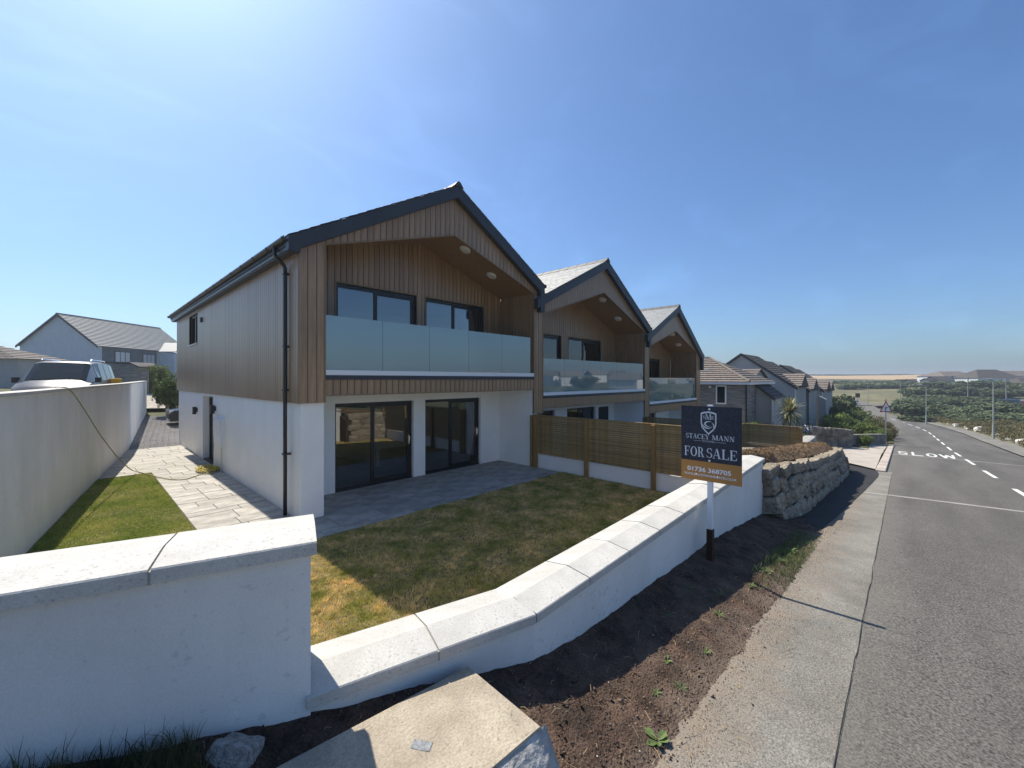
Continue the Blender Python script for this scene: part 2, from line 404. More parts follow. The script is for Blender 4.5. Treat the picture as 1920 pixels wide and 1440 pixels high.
def ground_z(x, y):
    dx, dy = x - CAM[0], y - CAM[1]
    X = dx * math.cos(YAW) - dy * math.sin(YAW); Y = dx * math.sin(YAW) + dy * math.cos(YAW)
    r = np.hypot(X, Y); brg = np.degrees(np.arctan2(X, Y))
    base = zr(x) - .5
    garden = -.5 - .085 * np.maximum(0, x - 5)
    garden = np.where(x > 28.5, zr(x) + .15, np.where(x > 14.5, np.minimum(garden, zr(x) - .4), garden))
    near = np.where(y > -6.9, np.minimum(garden, 99), base)
    wl_ = sm(-5, -25, brg) * sm(-170, -110, brg)      # towards the back of the plots
    nearb = near * (1 - wl_) + np.minimum(near, zfarL(r)) * wl_
    zf = zfarR(r) * (1 - wl_) + zfarL(r) * wl_
    w = sm(45, 115, r) * (1 - wl_) + sm(16, 34, r) * wl_
    return nearb * (1 - w) + zf * w

# ground sheet: rings round the photographer's spot, out to the horizon
nA = 300
rad = [0, 2, 4, 6, 8, 10, 12, 14, 16, 18, 20, 23, 26, 29, 32, 36, 40, 45, 50, 56, 62, 70, 78, 86, 95, 105, 115, 125, 135, 145, 160, 175, 190, 205, 225, 245, 270, 300, 340, 380,
       420, 470, 530, 600, 680, 780, 900, 1100, 1500, 2200, 4000, 8000]
Vg = [(CAM[0], CAM[1], float(ground_z(CAM[0], CAM[1])) - .3)]
for r_ in rad[1:]:
    for k in range(nA):
        a = 2 * math.pi * k / nA
        x, y = far(r_ * math.sin(a), r_ * math.cos(a))
        z = float(ground_z(x, y))
        if r_ > 130: z += .5 * noise.noise(Vector((x * .012, y * .012, 0))) * min(3, r_ / 150)
        Vg.append((x, y, z))
Fg = [(0, 1 + (k + 1) % nA, 1 + k) for k in range(nA)]
for i in range(len(rad) - 2):
    for k in range(nA):
        a, b = 1 + i * nA, 1 + (i + 1) * nA
        Fg.append((a + k, a + (k + 1) % nA, b + (k + 1) % nA, b + k))
me = bpy.data.meshes.new('ground'); me.from_pydata(Vg, [], [f[::-1] for f in Fg])
for m in (m_scrubg, m_field, m_tan): me.materials.append(m)
for p in me.polygons:
    c = p.center; r_ = math.hypot(c.x - CAM[0], c.y - CAM[1])
    dx, dy = c.x - CAM[0], c.y - CAM[1]
    brg = math.degrees(math.atan2(dx * math.cos(YAW) - dy * math.sin(YAW), dx * math.sin(YAW) + dy * math.cos(YAW)))
    wob = 18 * noise.noise(Vector((brg * .22, 3, 0)))
    if 420 + wob < r_ < 960: p.material_index = 2
    elif 132 < r_ < 252 + wob and brg < 47: p.material_index = 1
    elif 300 < r_ < 420 and brg > 60: p.material_index = 1
    p.use_smooth = True
ground = bpy.data.objects.new('ground', me); COL.objects.link(ground); tag(ground, kind='structure')

# ------------------------------------------------------------------ road
def ribbon(name, s_list, tl, tr_, zoff, mat, nlat=6, zf=None, wob=0.0):
    mb = MB(); zf = zf or (lambda s, t: float(zr(s)))
    for i, s in enumerate(s_list):
        a, b = tl(s), tr_(s)
        for k in range(nlat + 1):
            t = a + (b - a) * k / nlat
            if wob and k in (0,): t += wob * noise.noise(Vector((s * 1.7, 5.5, 0)))
            mb.v.append((s, t, zf(s, t) + zoff))
    n = nlat + 1
    for i in range(len(s_list) - 1):
        for k in range(nlat):
            mb.f.append((i * n + k, i * n + k + 1, (i + 1) * n + k + 1, (i + 1) * n + k))
    o = mb.build(name, mat, smooth=True)
    return tag(o, kind='structure')
S_road = [-60, -40, -30, -20, -14, -10, -8, -6, -5, -4, -3, -2, -1, 0, 1.36, 3, 5, 7, 9, 11, 13, 15, 17, 19, 20.75, 23, 26, 29.3, 32, 35, 38, 41, 44, 47, 50, 53, 56, 59, 62, 65, 68, 71, 74, 77, 80,
          84, 88, 92, 96, 100, 104, 108, 112, 118, 125, 132, 140, 150, 165]
def camber(s, t): return float(zr(s)) - .012 * abs(t - float(tcen(s)))
road = ribbon('road', S_road, lambda s: float(tcen(s)) + (2.56 if s < 15 else 2.75), lambda s: float(tcen(s)) - 2.85, 0.03, m_road, 8, camber)
ribbon('road_shoulder', [s for s in S_road if s <= 15] + [15.9], lambda s: -7.1, lambda s: -7.96, .033, m_shoulder, 5, camber)
ribbon('verge_path', [s for s in S_road if s >= 5 and s <= 92], lambda s: float(tcen(s)) - 2.83, lambda s: float(tcen(s)) - 4.4, .10, m_worn, 3, camber)
# cross road at the far junction
mb = MB()
for i in range(13):
    X = 66 + i * 6
    for Y in (99.5, 106.5):
        x, y = far(X, Y); mb.v.append((x, y, max(float(ground_z(x, y)), -3.72) + .16))
mb.f = [(2 * i, 2 * i + 1, 2 * i + 3, 2 * i + 2) for i in range(12)]
tag(mb.build('side_road', m_road), kind='structure')

# road markings: one object per painted mark
def mark(name, quads, mat, label=None, cat=None, group=None, z=.036):
    mb = MB()
    for q in quads:
        mb.add([(a, b, camber(a, b) + z) for a, b in q], [tuple(range(len(q)))])
    return mb.build(name, mat, road)
k = 0
for s0 in (5.9, 11.9, 17.9, 23.6, 29.4, 35.2, 41.2, 47.2, 53.2, 59.2, 65.2, 71.2, 77.2, 83.2, 89.2):
    L = 3.4 if s0 > 20 else 2.9
    c0, c1 = float(tcen(s0)) , float(tcen(s0 + L))
    mark('centre_line_dash', [[(s0 + (L / 3) * j, float(tcen(s0 + (L / 3) * j)) - .05), (s0 + (L / 3) * (j + 1), float(tcen(s0 + (L / 3) * (j + 1))) - .05),
                               (s0 + (L / 3) * (j + 1), float(tcen(s0 + (L / 3) * (j + 1))) + .06), (s0 + (L / 3) * j, float(tcen(s0 + (L / 3) * j)) + .06)] for j in range(3)], m_paint)
# SLOW, four letters painted side by side, each a sheet of strokes
def stroke_rect(a0, a1, b0, b1): return [(a0, b0), (a1, b0), (a1, b1), (a0, b1)]
def letter_marks(ch):
    if ch == 'L': return [stroke_rect(0, .24, 0, 1), stroke_rect(.24, 1, 0, .13)]
    if ch == 'O':
        q = []; n = 16
        for i in range(n):
            a, b = 2 * math.pi * i / n, 2 * math.pi * (i + 1) / n
            q.append([(.5 + .5 * math.cos(a), .5 + .5 * math.sin(a)), (.5 + .5 * math.cos(b), .5 + .5 * math.sin(b)), (.5 + .27 * math.cos(b), .5 + .36 * math.sin(b)), (.5 + .27 * math.cos(a), .5 + .36 * math.sin(a))])
        return q
    if ch == 'S':
        q = []
        def arc(cx, cy, rx, ry, a0, a1, n=9, tx=.22, ty=.13):
            for i in range(n):
                a, b = a0 + (a1 - a0) * i / n, a0 + (a1 - a0) * (i + 1) / n
                q.append([(cx + rx * math.cos(a), cy + ry * math.sin(a)), (cx + rx * math.cos(b), cy + ry * math.sin(b)),
                          (cx + (rx - tx) * math.cos(b), cy + (ry - ty) * math.sin(b)), (cx + (rx - tx) * math.cos(a), cy + (ry - ty) * math.sin(a))])
        arc(.5, .72, .5, .28, R(20), R(270)); arc(.5, .28, .5, .28, R(90), R(-160))
        return q
    if ch == 'W':
        w = .2
        def seg(x0, y0, x1, y1): return [(x0, y0), (x0 + w, y0), (x1 + w, y1), (x1, y1)]
        return [seg(-.1, 1, .12, 0), seg(.12, 0, .4, .9), seg(.4, .9, .68, 0), seg(.68, 0, .9, 1)]
for i, ch in enumerate('SLOW'):
    t0 = -8.02 - i * .56; wid = .42 if ch != 'W' else .5; s0 = 26.75; hgt = 2.9
    qs = [[(s0 + b * hgt, t0 - a * wid) for a, b in q] for q in letter_marks(ch)]
    mark('road_letter', qs, m_paint, z=.037)
def cross_scar(sa, sb, w, t0, t1, mat, n=14):
    q = []
    for i in range(n):
        f0, f1 = i / n, (i + 1) / n; ta, tb = t0 + (t1 - t0) * f0, t0 + (t1 - t0) * f1
        a, b = sa + (sb - sa) * f0 + .02 * noise.noise(Vector((f0 * 9, sa, 0))), sa + (sb - sa) * f1 + .02 * noise.noise(Vector((f1 * 9, sa, 0)))
        q.append([(a, ta), (a + w, ta), (b + w, tb), (b, tb)])
    mark('trench_scar', q, mat)
cross_scar(9.75, 10.4, .20, -7.4, -13.1, m_scar)
cross_scar(26.15, 26.05, .26, -7.8, -13.1, m_scar)
mb = MB()      # open joint between road and shoulder
js = np.linspace(-4, 15, 150)
for s in js:
    w_ = .0015 + .0032 * abs(noise.noise(Vector((s * 2.3, 9, 0)))); t = -7.955 + .014 * noise.noise(Vector((s * 1.7, 4, 0))) + .006 * noise.noise(Vector((s * 9, 4, 0)))
    mb.v += [(s, t - w_, camber(s, t) + .0365), (s, t + w_, camber(s, t) + .0365)]
mb.f = [(2 * i, 2 * i + 1, 2 * i + 3, 2 * i + 2) for i in range(len(js) - 1)]
mb.build('open_joint', m_dark, road)
# fresh dark tarmac below the stone wall
mb = MB()
dk_s = [3.3, 4.2, 5, 6, 7, 8, 9, 10, 11, 12, 13, 14, 15, 16, 17, 18, 19]
dk_o = [-7.08, -7.22, -7.30, -7.36, -7.40, -7.44, -7.48, -7.53, -7.56, -7.60, -7.63, -7.66, -7.64, -7.55, -7.36, -7.08, -6.6]
for s, o_ in zip(dk_s, dk_o):
    for kk in range(5):
        t = -6.4 + (o_ + 6.4) * kk / 4
        mb.v.append((s, t + (.02 * noise.noise(Vector((s * 3, 1, 1))) if kk == 4 else 0), camber(s, t) + .041 + .01 * (kk < 4)))
for i in range(len(dk_s) - 1):
    for kk in range(4): mb.f.append((i * 5 + kk, i * 5 + kk + 1, (i + 1) * 5 + kk + 1, (i + 1) * 5 + kk))
tag(mb.build('dark_tarmac_footway', m_dark, smooth=True), kind='structure')
# concrete drive mouth with a row of setts along the road
mb = MB()
pts = [(15.9, -7.52), (19, -7.5), (24, -7.45), (29, -7.45), (34.8, -7.5)]
ins = [(17.6, -6.3), (20.5, -5.2), (24, -4.0), (27.5, -5.0), (34.0, -7.1)]
deep = [(17.2, 1), (20.5, 1), (24, 1), (27.0, 1), (28.2, -5.6)]
for (a, b), (c, d), (e, g) in zip(pts, ins, deep):
    mb.v += [(a, b, camber(a, b) + .09), (c, d, camber(c, -7.4) + .13), (e, g, camber(min(e, 26), -7.4) + .25)]
for i in range(4):
    for kk in range(2): mb.f.append((i * 3 + kk, i * 3 + kk + 1, (i + 1) * 3 + kk + 1, (i + 1) * 3 + kk))
tag(mb.build('driveway', m_conc), kind='structure')
kerb = thing('sett_kerb', (15.8, -7.6, float(zr(15.8))), kind='structure')
s = 15.75
while s < 35:
    L = random.uniform(.5, .62); z = camber(s, -7.6)
    MB().cbox(s, s + L - .02, -7.80, -7.53, z - .1, z + .085 + random.uniform(-.008, .008), .015).build('sett', m_sett, kerb)
    s += L

# ------------------------------------------------------------------ garden: lawn, path, patio
def wall_line(y):      # inner face of the tall boundary wall on the left
    return float(np.interp(y, [-5.1, -1.5, 1.67, 5.5, 9, 13, 17.5, 25.1], [-5.6, -4.5, -3.87, -3.28, -2.7, -2.03, -1.45, -.45]))
def lawn_grid(name, x0, x1, y0, y1, n, m, zf):
    mb = MB()
    for j in range(m + 1):
        y = y0 + (y1 - y0) * j / m
        a, b = (x0(y) if callable(x0) else x0), (x1(y) if callable(x1) else x1)
        for i in range(n + 1):
            x = a + (b - a) * i / n
            mb.v.append((x, y, zf(x, y)))
    for j in range(m):
        for i in range(n): mb.f.append((j * (n + 1) + i, j * (n + 1) + i + 1, (j + 1) * (n + 1) + i + 1, (j + 1) * (n + 1) + i))
    return mb.build(name, m_lawn, smooth=True)
lz = lambda x, y: -.018 + .012 * noise.noise(Vector((x * .9, y * .9, 2)))
tag(lawn_grid('lawn', -6.5, 6.34, -6.3, -1.065, 60, 26, lz), kind='structure')
tag(lawn_grid('side_lawn', lambda y: wall_line(y) - .1, -1.875, -1.065, 7.47, 12, 40, lz), kind='structure')

def blades(name, n, region, hmin, hmax, w, mat, zf, **kw):
    """n single grass blades (one triangle each) scattered over a region"""
    if kw.pop('tufts', 0):      # grow in tufts that lean outwards
        nt_ = n // 34; cx = rng.uniform(region[0], region[1], nt_); cy = rng.uniform(region[2], region[3], nt_); ix = rng.integers(0, nt_, n)
        xs = cx[ix] + rng.normal(0, .026, n); ys = cy[ix] + rng.normal(0, .026, n)
        m_ = (xs > region[0] - .03) & (xs < region[1] + .03) & (ys > region[2]) & (ys < region[3] + .025); xs, ys = xs[m_], ys[m_]; n = len(xs)
    else:
        xs = rng.uniform(region[0], region[1], n); ys = rng.uniform(region[2], region[3], n)
    if 'keep' in kw:
        k_ = kw.pop('keep')(xs, ys); xs, ys = xs[k_], ys[k_]; n = len(xs)
    patch = np.sin(xs * 2.1 + np.sin(ys * 1.7) * 2) * np.cos(ys * 2.6 + xs) * .5 + .5
    h = rng.uniform(hmin, hmax, n) * (.65 + .6 * patch)
    a = rng.uniform(0, 2 * np.pi, n); lean = rng.uniform(.1, .9, n) * h
    la = rng.uniform(0, 2 * np.pi, n)
    z = np.full(n, zf) if not callable(zf) else zf(xs, ys)
    V = np.empty((n, 3, 3))
    V[:, 0] = np.stack([xs - w * np.cos(a), ys - w * np.sin(a), z - .005], 1)
    V[:, 1] = np.stack([xs + w * np.cos(a), ys + w * np.sin(a), z - .005], 1)
    V[:, 2] = np.stack([xs + lean * np.cos(la), ys + lean * np.sin(la), z + h], 1)
    return fast_mesh(name, V.reshape(-1, 3), np.arange(3 * n).reshape(-1, 3), mat, **kw)
blades('lawn_tufts', 120000, (-2.6, 6.3, -6.25, -1.08), .025, .055, .005, m_blade, -.018, tufts=1, label='taller tufts standing out of the front lawn', cat='grass', kind='stuff')
blades('lawn_grass', 190000, (-2.6, 6.3, -6.25, -1.08), .02, .045, .0055, m_blade, -.018, label='patchy green and straw coloured grass of the front lawn', cat='grass', kind='stuff')
blades('side_lawn_grass', 110000, (-4.3, -1.88, -1.08, 7.46), .018, .04, .006, m_blade2, -.018, keep=lambda x, y: x > np.interp(y, [-5.1, -1.5, 1.67, 5.5, 9], [-5.6, -4.5, -3.87, -3.28, -2.7]),
       label='short bright green grass strip between boundary wall and paved path', cat='grass', kind='stuff')

patio = MB().box(-1.87, 6.28, -1.06, 1.7, -.10, -.014).box(-1.87, -.35, 1.7, 7.47, -.10, -.014).box(-3.2, -.35, 7.47, 13.05, -.10, -.014).build('patio', m_joint)
tag(patio, kind='structure')
def coursed(x0, x1, y0, y1, parent, clip=None):
    y = y0; row = 0
    while y < y1 - .05:
        h = random.choice([.30, .45, .45, .60])
        if y1 - y - h < .22: h = y1 - y
        x = x0; first = random.uniform(.25, .9)
        while x < x1 - .02:
            w = first if x == x0 else random.choice([.45, .6, .9, .9, .75])
            if x1 - x - w < .2: w = x1 - x
            g = .006
            z = random.uniform(-.002, .003)
            a, b, c, d = x + g, x + w - g, y + g, y + h - g
            if clip is None or clip(a, c):
                MB().cbox(a, b, c, d, -.04, z, .005).build('paving_slab', m_slab, parent, org=((a + b) / 2, (c + d) / 2, 0))
            x += w
        y += h; row += 1
coursed(-1.87, 6.28, -1.06, -.01, patio)
coursed(0, 6.28, -.01, 1.52, patio)
coursed(-1.87, -.425, -.01, 7.47, patio)
yq = 7.47
while yq < 13.0:      # beyond the lawn the paving runs across to the boundary wall
    hq = min(random.choice([.30, .45, .45, .60]), 13.05 - yq)
    if 13.05 - yq - hq < .2: hq = 13.05 - yq
    coursed(wall_line(yq) + .01, -.425, yq, yq + hq, patio); yq += hq
# block paved drive behind, rising towards the back
mb = MB()
yy = 13.07
while yy < 26:
    xx = wall_line(yy) - .05 + random.uniform(0, .1)
    while xx < 4.0:
        z = -.02 + max(0, yy - 13) * .055 + random.uniform(-.003, .003)
        mb.cbox(xx, xx + .192, yy, yy + .092, z - .05, z, .006)
        xx += .2
    yy += .1
tag(mb.build('block_paving', m_block), kind='structure')
MB().add([(-4, 13.06, -.06), (8, 13.06, -.06), (8, 26.2, .66), (-4, 26.2, .66)], [(0, 1, 2, 3)]).build('drive_bed', m_joint)['kind'] = 'structure'
mb = MB()
gx = [far(X, Y) for X, Y in ((-24.6, 26.8), (-16, 30), (-24, 52), (-46, 46), (-34, 33))]
for j in range(15):
    for i in range(15):
        f, g = i / 14, j / 14
        X = (-22.9 * (1 - f) + -8 * f) * (1 - g) + (-48 * (1 - f) + -14 * f) * g; Y = (24.5 * (1 - f) + 33 * f) * (1 - g) + 50 * g
        x, y = far(X, Y); mb.v.append((x, y, max(float(ground_z(x, y)) + .22, .64)))
mb.f = [(j * 15 + i, j * 15 + i + 1, j * 15 + i + 16, j * 15 + i + 15) for j in range(14) for i in range(14)]
tag(mb.build('gravel_yard', m_gravel), kind='structure')
# raised parking terrace behind the boundary wall
mb = MB()
lp = [(wall_line(y) - .15, y) for y in (-5, -1.5, 1.67, 5.5, 9, 13, 17.5, 24.5)]
n = len(lp)
mb.v = [(x, y, 1.36 + .006 * (y + 5)) for x, y in lp] + [(x - 40, y + 10, 1.5) for x, y in lp]
mb.f = [(i, i + 1, n + i + 1, n + i) for i in range(n - 1)]
tag(mb.build('parking_terrace', m_worn), kind='structure')

# ------------------------------------------------------------------ soil bank between garden wall and road
def wall_face(s):     # road side face of the garden walls
    return float(np.interp(s, [-9, -2.6, -1.41, 4.5, 6.5], [-4.13, -6.25, -6.55, -6.52, -6.5]))
zbank = lerp_table([(-6, 1.75), (-4.5, 1.5), (-3.5, 1.33), (-3, 1.24), (-2.6, 1.165), (-1.9, 1.07), (-1.44, .985), (-1, .90), (.04, .86), (.68, .81), (1.87, .78), (3.2, .62), (4.44, .46), (5.4, .30), (7, .1)])
def soil_z(s, t):
    w0 = wall_face(s); w = (w0 + .05 - t) / (w0 + 7.42)
    w = max(0, min(1.35, w))
    z = float(zbank(s)) * (1 - w) + (camber(s, -7.4) + .022) * w if w <= 1 else camber(s, -7.4) + .022 - (w - 1) * .22
    q = Vector((s * 2.2, t * 2.2, 0))
    k = 1 - .7 * min(1, w)
    return z + k * (.02 * noise.noise(q * .6) + .016 * noise.noise(q * 3.1)) + .006 * noise.noise(q * 9) + .006 * noise.noise(q * 23)
mb = MB(); ns, nt_ = 330, 64
for i in range(ns + 1):
    s = -4.6 + 11.0 * i / ns; w0 = wall_face(s) + .06
    for j in range(nt_ + 1):
        t = w0 + (-7.62 - w0) * j / nt_
        mb.v.append((s, t, soil_z(s, t)))
for i in range(ns):
    for j in range(nt_): mb.f.append((i * (nt_ + 1) + j, i * (nt_ + 1) + j + 1, (i + 1) * (nt_ + 1) + j + 1, (i + 1) * (nt_ + 1) + j))
tag(mb.build('soil_bank', m_soil, smooth=True), kind='structure')
def scatter(name, n, fn, smin, smax, mat, **kw):
    """loose crumbs: small tetrahedra"""
    V = []; F = []
    for i in range(n):
        x, y, z = fn()
        r_ = random.uniform(smin, smax) * random.uniform(.5, 1) * (.42 if y < -7.36 else 1)
        base = len(V)
        for k in range(4):
            d = Vector((random.gauss(0, 1), random.gauss(0, 1), random.gauss(0, .7))).normalized() * r_
            V.append((x + d.x, y + d.y, z + d.z + r_ * .3))
        F += [(base, base + 1, base + 2), (base, base + 2, base + 3), (base, base + 3, base + 1), (base + 1, base + 3, base + 2)]
    return fast_mesh(name, np.array(V), np.array(F), mat, **kw)
def soil_pt():
    s = -3 + 9 * random.random() ** 1.4; w0 = wall_face(s) - .02
    t = w0 + (-7.46 - w0) * (random.random() if random.random() < .7 else random.gauss(1.0, .10))
    return s, t, max(soil_z(s, t), camber(s, t) + .034 if t < -7.35 else -9)
scatter('soil_crumbs', 26000, soil_pt, .004, .013, m_chip, label='loose brown crumbs of earth over the roadside soil bank', cat='soil', kind='stuff')
scatter('pebbles', 420, soil_pt, .004, .011, m_pebble, label='small pale pebbles scattered in the roadside soil', cat='pebbles', kind='stuff')
def grit_pt():
    s = random.uniform(-2.2, 8); t = -7.35 - abs(random.gauss(0, .22))
    return s, t, camber(s, t) + .034
scatter('road_grit', 3500, grit_pt, .002, .006, m_pebble, label='fine pale grit along the edge of the road', cat='grit', kind='stuff')

scatter('soil_clods', 260, soil_pt, .012, .030, m_chip, label='larger clods of brown earth on the roadside soil bank', cat='soil', kind='stuff')
V, F = [], []
for i in range(420):        # dry straw and twigs on the soil
    x, y, z = soil_pt(); a = random.uniform(0, 6.28); L_ = random.uniform(.02, .09); b = a + random.uniform(-.5, .5); w_ = .0012; n_ = len(V)
    p0 = (x, y); p1 = (x + L_ * .5 * math.cos(a), y + L_ * .5 * math.sin(a)); p2 = (p1[0] + L_ * .5 * math.cos(b), p1[1] + L_ * .5 * math.sin(b))
    for (u, v_), h in ((p0, .004), (p1, .014), (p2, .006)):
        zz = max(soil_z(u, v_), camber(u, v_) + .034 if v_ < -7.35 else -9) + h
        V += [(u - w_ * math.sin(a), v_ + w_ * math.cos(a), zz), (u + w_ * math.sin(a), v_ - w_ * math.cos(a), zz + .001)]
    F += [(n_, n_ + 1, n_ + 3, n_ + 2), (n_ + 2, n_ + 3, n_ + 5, n_ + 4)]
fast_mesh('straw_litter', np.array(V), np.array(F), pmat('dry_straw', (.34, .25, .14), .8, .3, 20), label='thin dry straw and twigs lying on the roadside soil', cat='straw', kind='stuff')
# ------------------------------------------------------------------ garden walls
def seg_frame(p, q):
    d = Vector((q[0] - p[0], q[1] - p[1], 0)); L = d.length; d.normalize()
    return d, Vector((-d.y, d.x, 0)), L        # along, inward (to the left of travel), length
def cope_run(parent, p, q, zt0, zt1, width, n, face=.055, crown=.028, ends=None, over=.03):
    """n coping stones with a weathered (ridged) top between plan points p and q; p, q run along the outer arris of the stones"""
    d, nrm, L = seg_frame(p, q)
    P = Vector((p[0], p[1], 0))
    for i in range(n):
        a0, a1 = L * i / n + .005, L * (i + 1) / n - .005
        rings = []
        dz = random.uniform(-.002, .002)
        for a in (a0, a1):
            z = zt0 + (zt1 - zt0) * a / L + dz
            c = .006
            prof = [(0, -face), (0, -c), (c, 0), (width * .5, crown), (width - c, 0), (width, -c), (width, -face)]
            rings.append([P + d * a + nrm * w + Vector((0, 0, z + h)) for w, h in prof])
        mid = (rings[0][3] + rings[1][3]) / 2
        MB().prism(rings[0], rings[1]).build('coping_stone', m_cope, parent, org=mid)
        if i:
            z = zt0 + (zt1 - zt0) * (L * i / n) / L - .004
            rg = []
            for a in (L * i / n - .006, L * i / n + .006):
                prof = [(.004, -face), (.004, -.008), (width * .5, crown - .006), (width - .004, -.008), (width - .004, -face)]
                rg.append([P + d * a + nrm * w + Vector((0, 0, z + h)) for w, h in prof])
            MB().prism(rg[0], rg[1]).build('mortar_joint', m_mortar, parent)
def wall_solid(parent, p, q, inset, thick, z0, zt0, zt1, mat=None):
    d, nrm, L = seg_frame(p, q)
    P, Q = Vector((p[0], p[1], 0)), Vector((q[0], q[1], 0))
    a = [P + nrm * inset, P + nrm * (inset + thick), Q + nrm * (inset + thick), Q + nrm * inset]
    lo = [v + Vector((0, 0, z0)) for v in a]
    hi = [a[0] + Vector((0, 0, zt0)), a[1] + Vector((0, 0, zt0)), a[2] + Vector((0, 0, zt1)), a[3] + Vector((0, 0, zt1))]
    return MB().prism(lo, hi).build('wall_body', mat or m_wallr, parent)

# low wall along the road
lw = thing('garden_wall', (-1.4, -6.4, .9), 'low white rendered garden wall with ridged pale coping beside the soil bank', 'wall')
c0, c1, c2 = (-2.64, -6.275), (-1.41, -6.60), (4.52, -6.555)
wall_solid(lw, c0, c1, .03, .34, -.3, 1.20, 1.20)
wall_solid(lw, c1, c2, .03, .34, -.3, 1.20, 1.315)
cope_run(lw, (-2.625, -6.279), c1, 1.255, 1.255, .40, 2)
cope_run(lw, c1, c2, 1.255, 1.37, .40, 10)
# end return of the low wall
# tall wall at the corner, running off to the left
tw = thing('corner_wall', (-2.8, -6.1, 1.2), 'tall white rendered wall with flat pale coping, nearest the camera at lower left', 'wall')
t0, t1 = (-7.55, -4.62), (-2.585, -6.315)
wall_solid(tw, t0, (-2.612, -6.306), .04, .34, -.3, 1.90, 1.90)
cope_run(tw, t0, t1, 1.955, 1.955, .43, 9, face=.058, crown=.016)
# tall boundary wall up the left side
bw = thing('boundary_wall', (-3, 8, 0), 'long tall white boundary wall running up beside the paved path, seen from inside', 'wall')
pl = [(wall_line(y), y) for y in (-5.1, -3.3, -1.5, .2, 1.67, 3.6, 5.5, 7.2, 9, 11, 13, 15, 17.5, 20, 22.5, 25.1)]
mbw, mbc = MB(), MB()
ring_b, ring_c = [], []
for i, (x, y) in enumerate(pl):
    a, b = pl[max(0, i - 1)], pl[min(len(pl) - 1, i + 1)]
    d = Vector((b[0] - a[0], b[1] - a[1], 0)).normalized(); nr = Vector((-d.y, d.x, 0))
    zt = 2.46 + .004 * (y + 5)
    p = Vector((x, y, 0)); q = p + nr * .24
    ring_b.append([p + Vector((0, 0, -.4)), q + Vector((0, 0, -.4)), q + Vector((0, 0, zt - .05)), p + Vector((0, 0, zt - .05))])
    p2, q2 = p - nr * .03, q + nr * .03
    ring_c.append([p2 + Vector((0, 0, zt - .05)), q2 + Vector((0, 0, zt - .05)), q2 + Vector((0, 0, zt)), p2 + Vector((0, 0, zt))])
for rings, mb in ((ring_b, mbw), (ring_c, mbc)):
    vs = [v for r_ in rings for v in r_]; fs = []
    for i in range(len(rings) - 1):
        for k in range(4): fs.append((4 * i + k, 4 * i + (k + 1) % 4, 4 * i + 4 + (k + 1) % 4, 4 * i + 4 + k))
    fs += [(0, 1, 2, 3), tuple(range(len(vs) - 4, len(vs)))]
    mb.add(vs, fs)
mbw.build('wall_body', m_wallr, bw)
mbc.build('wall_capping', m_cope, bw)

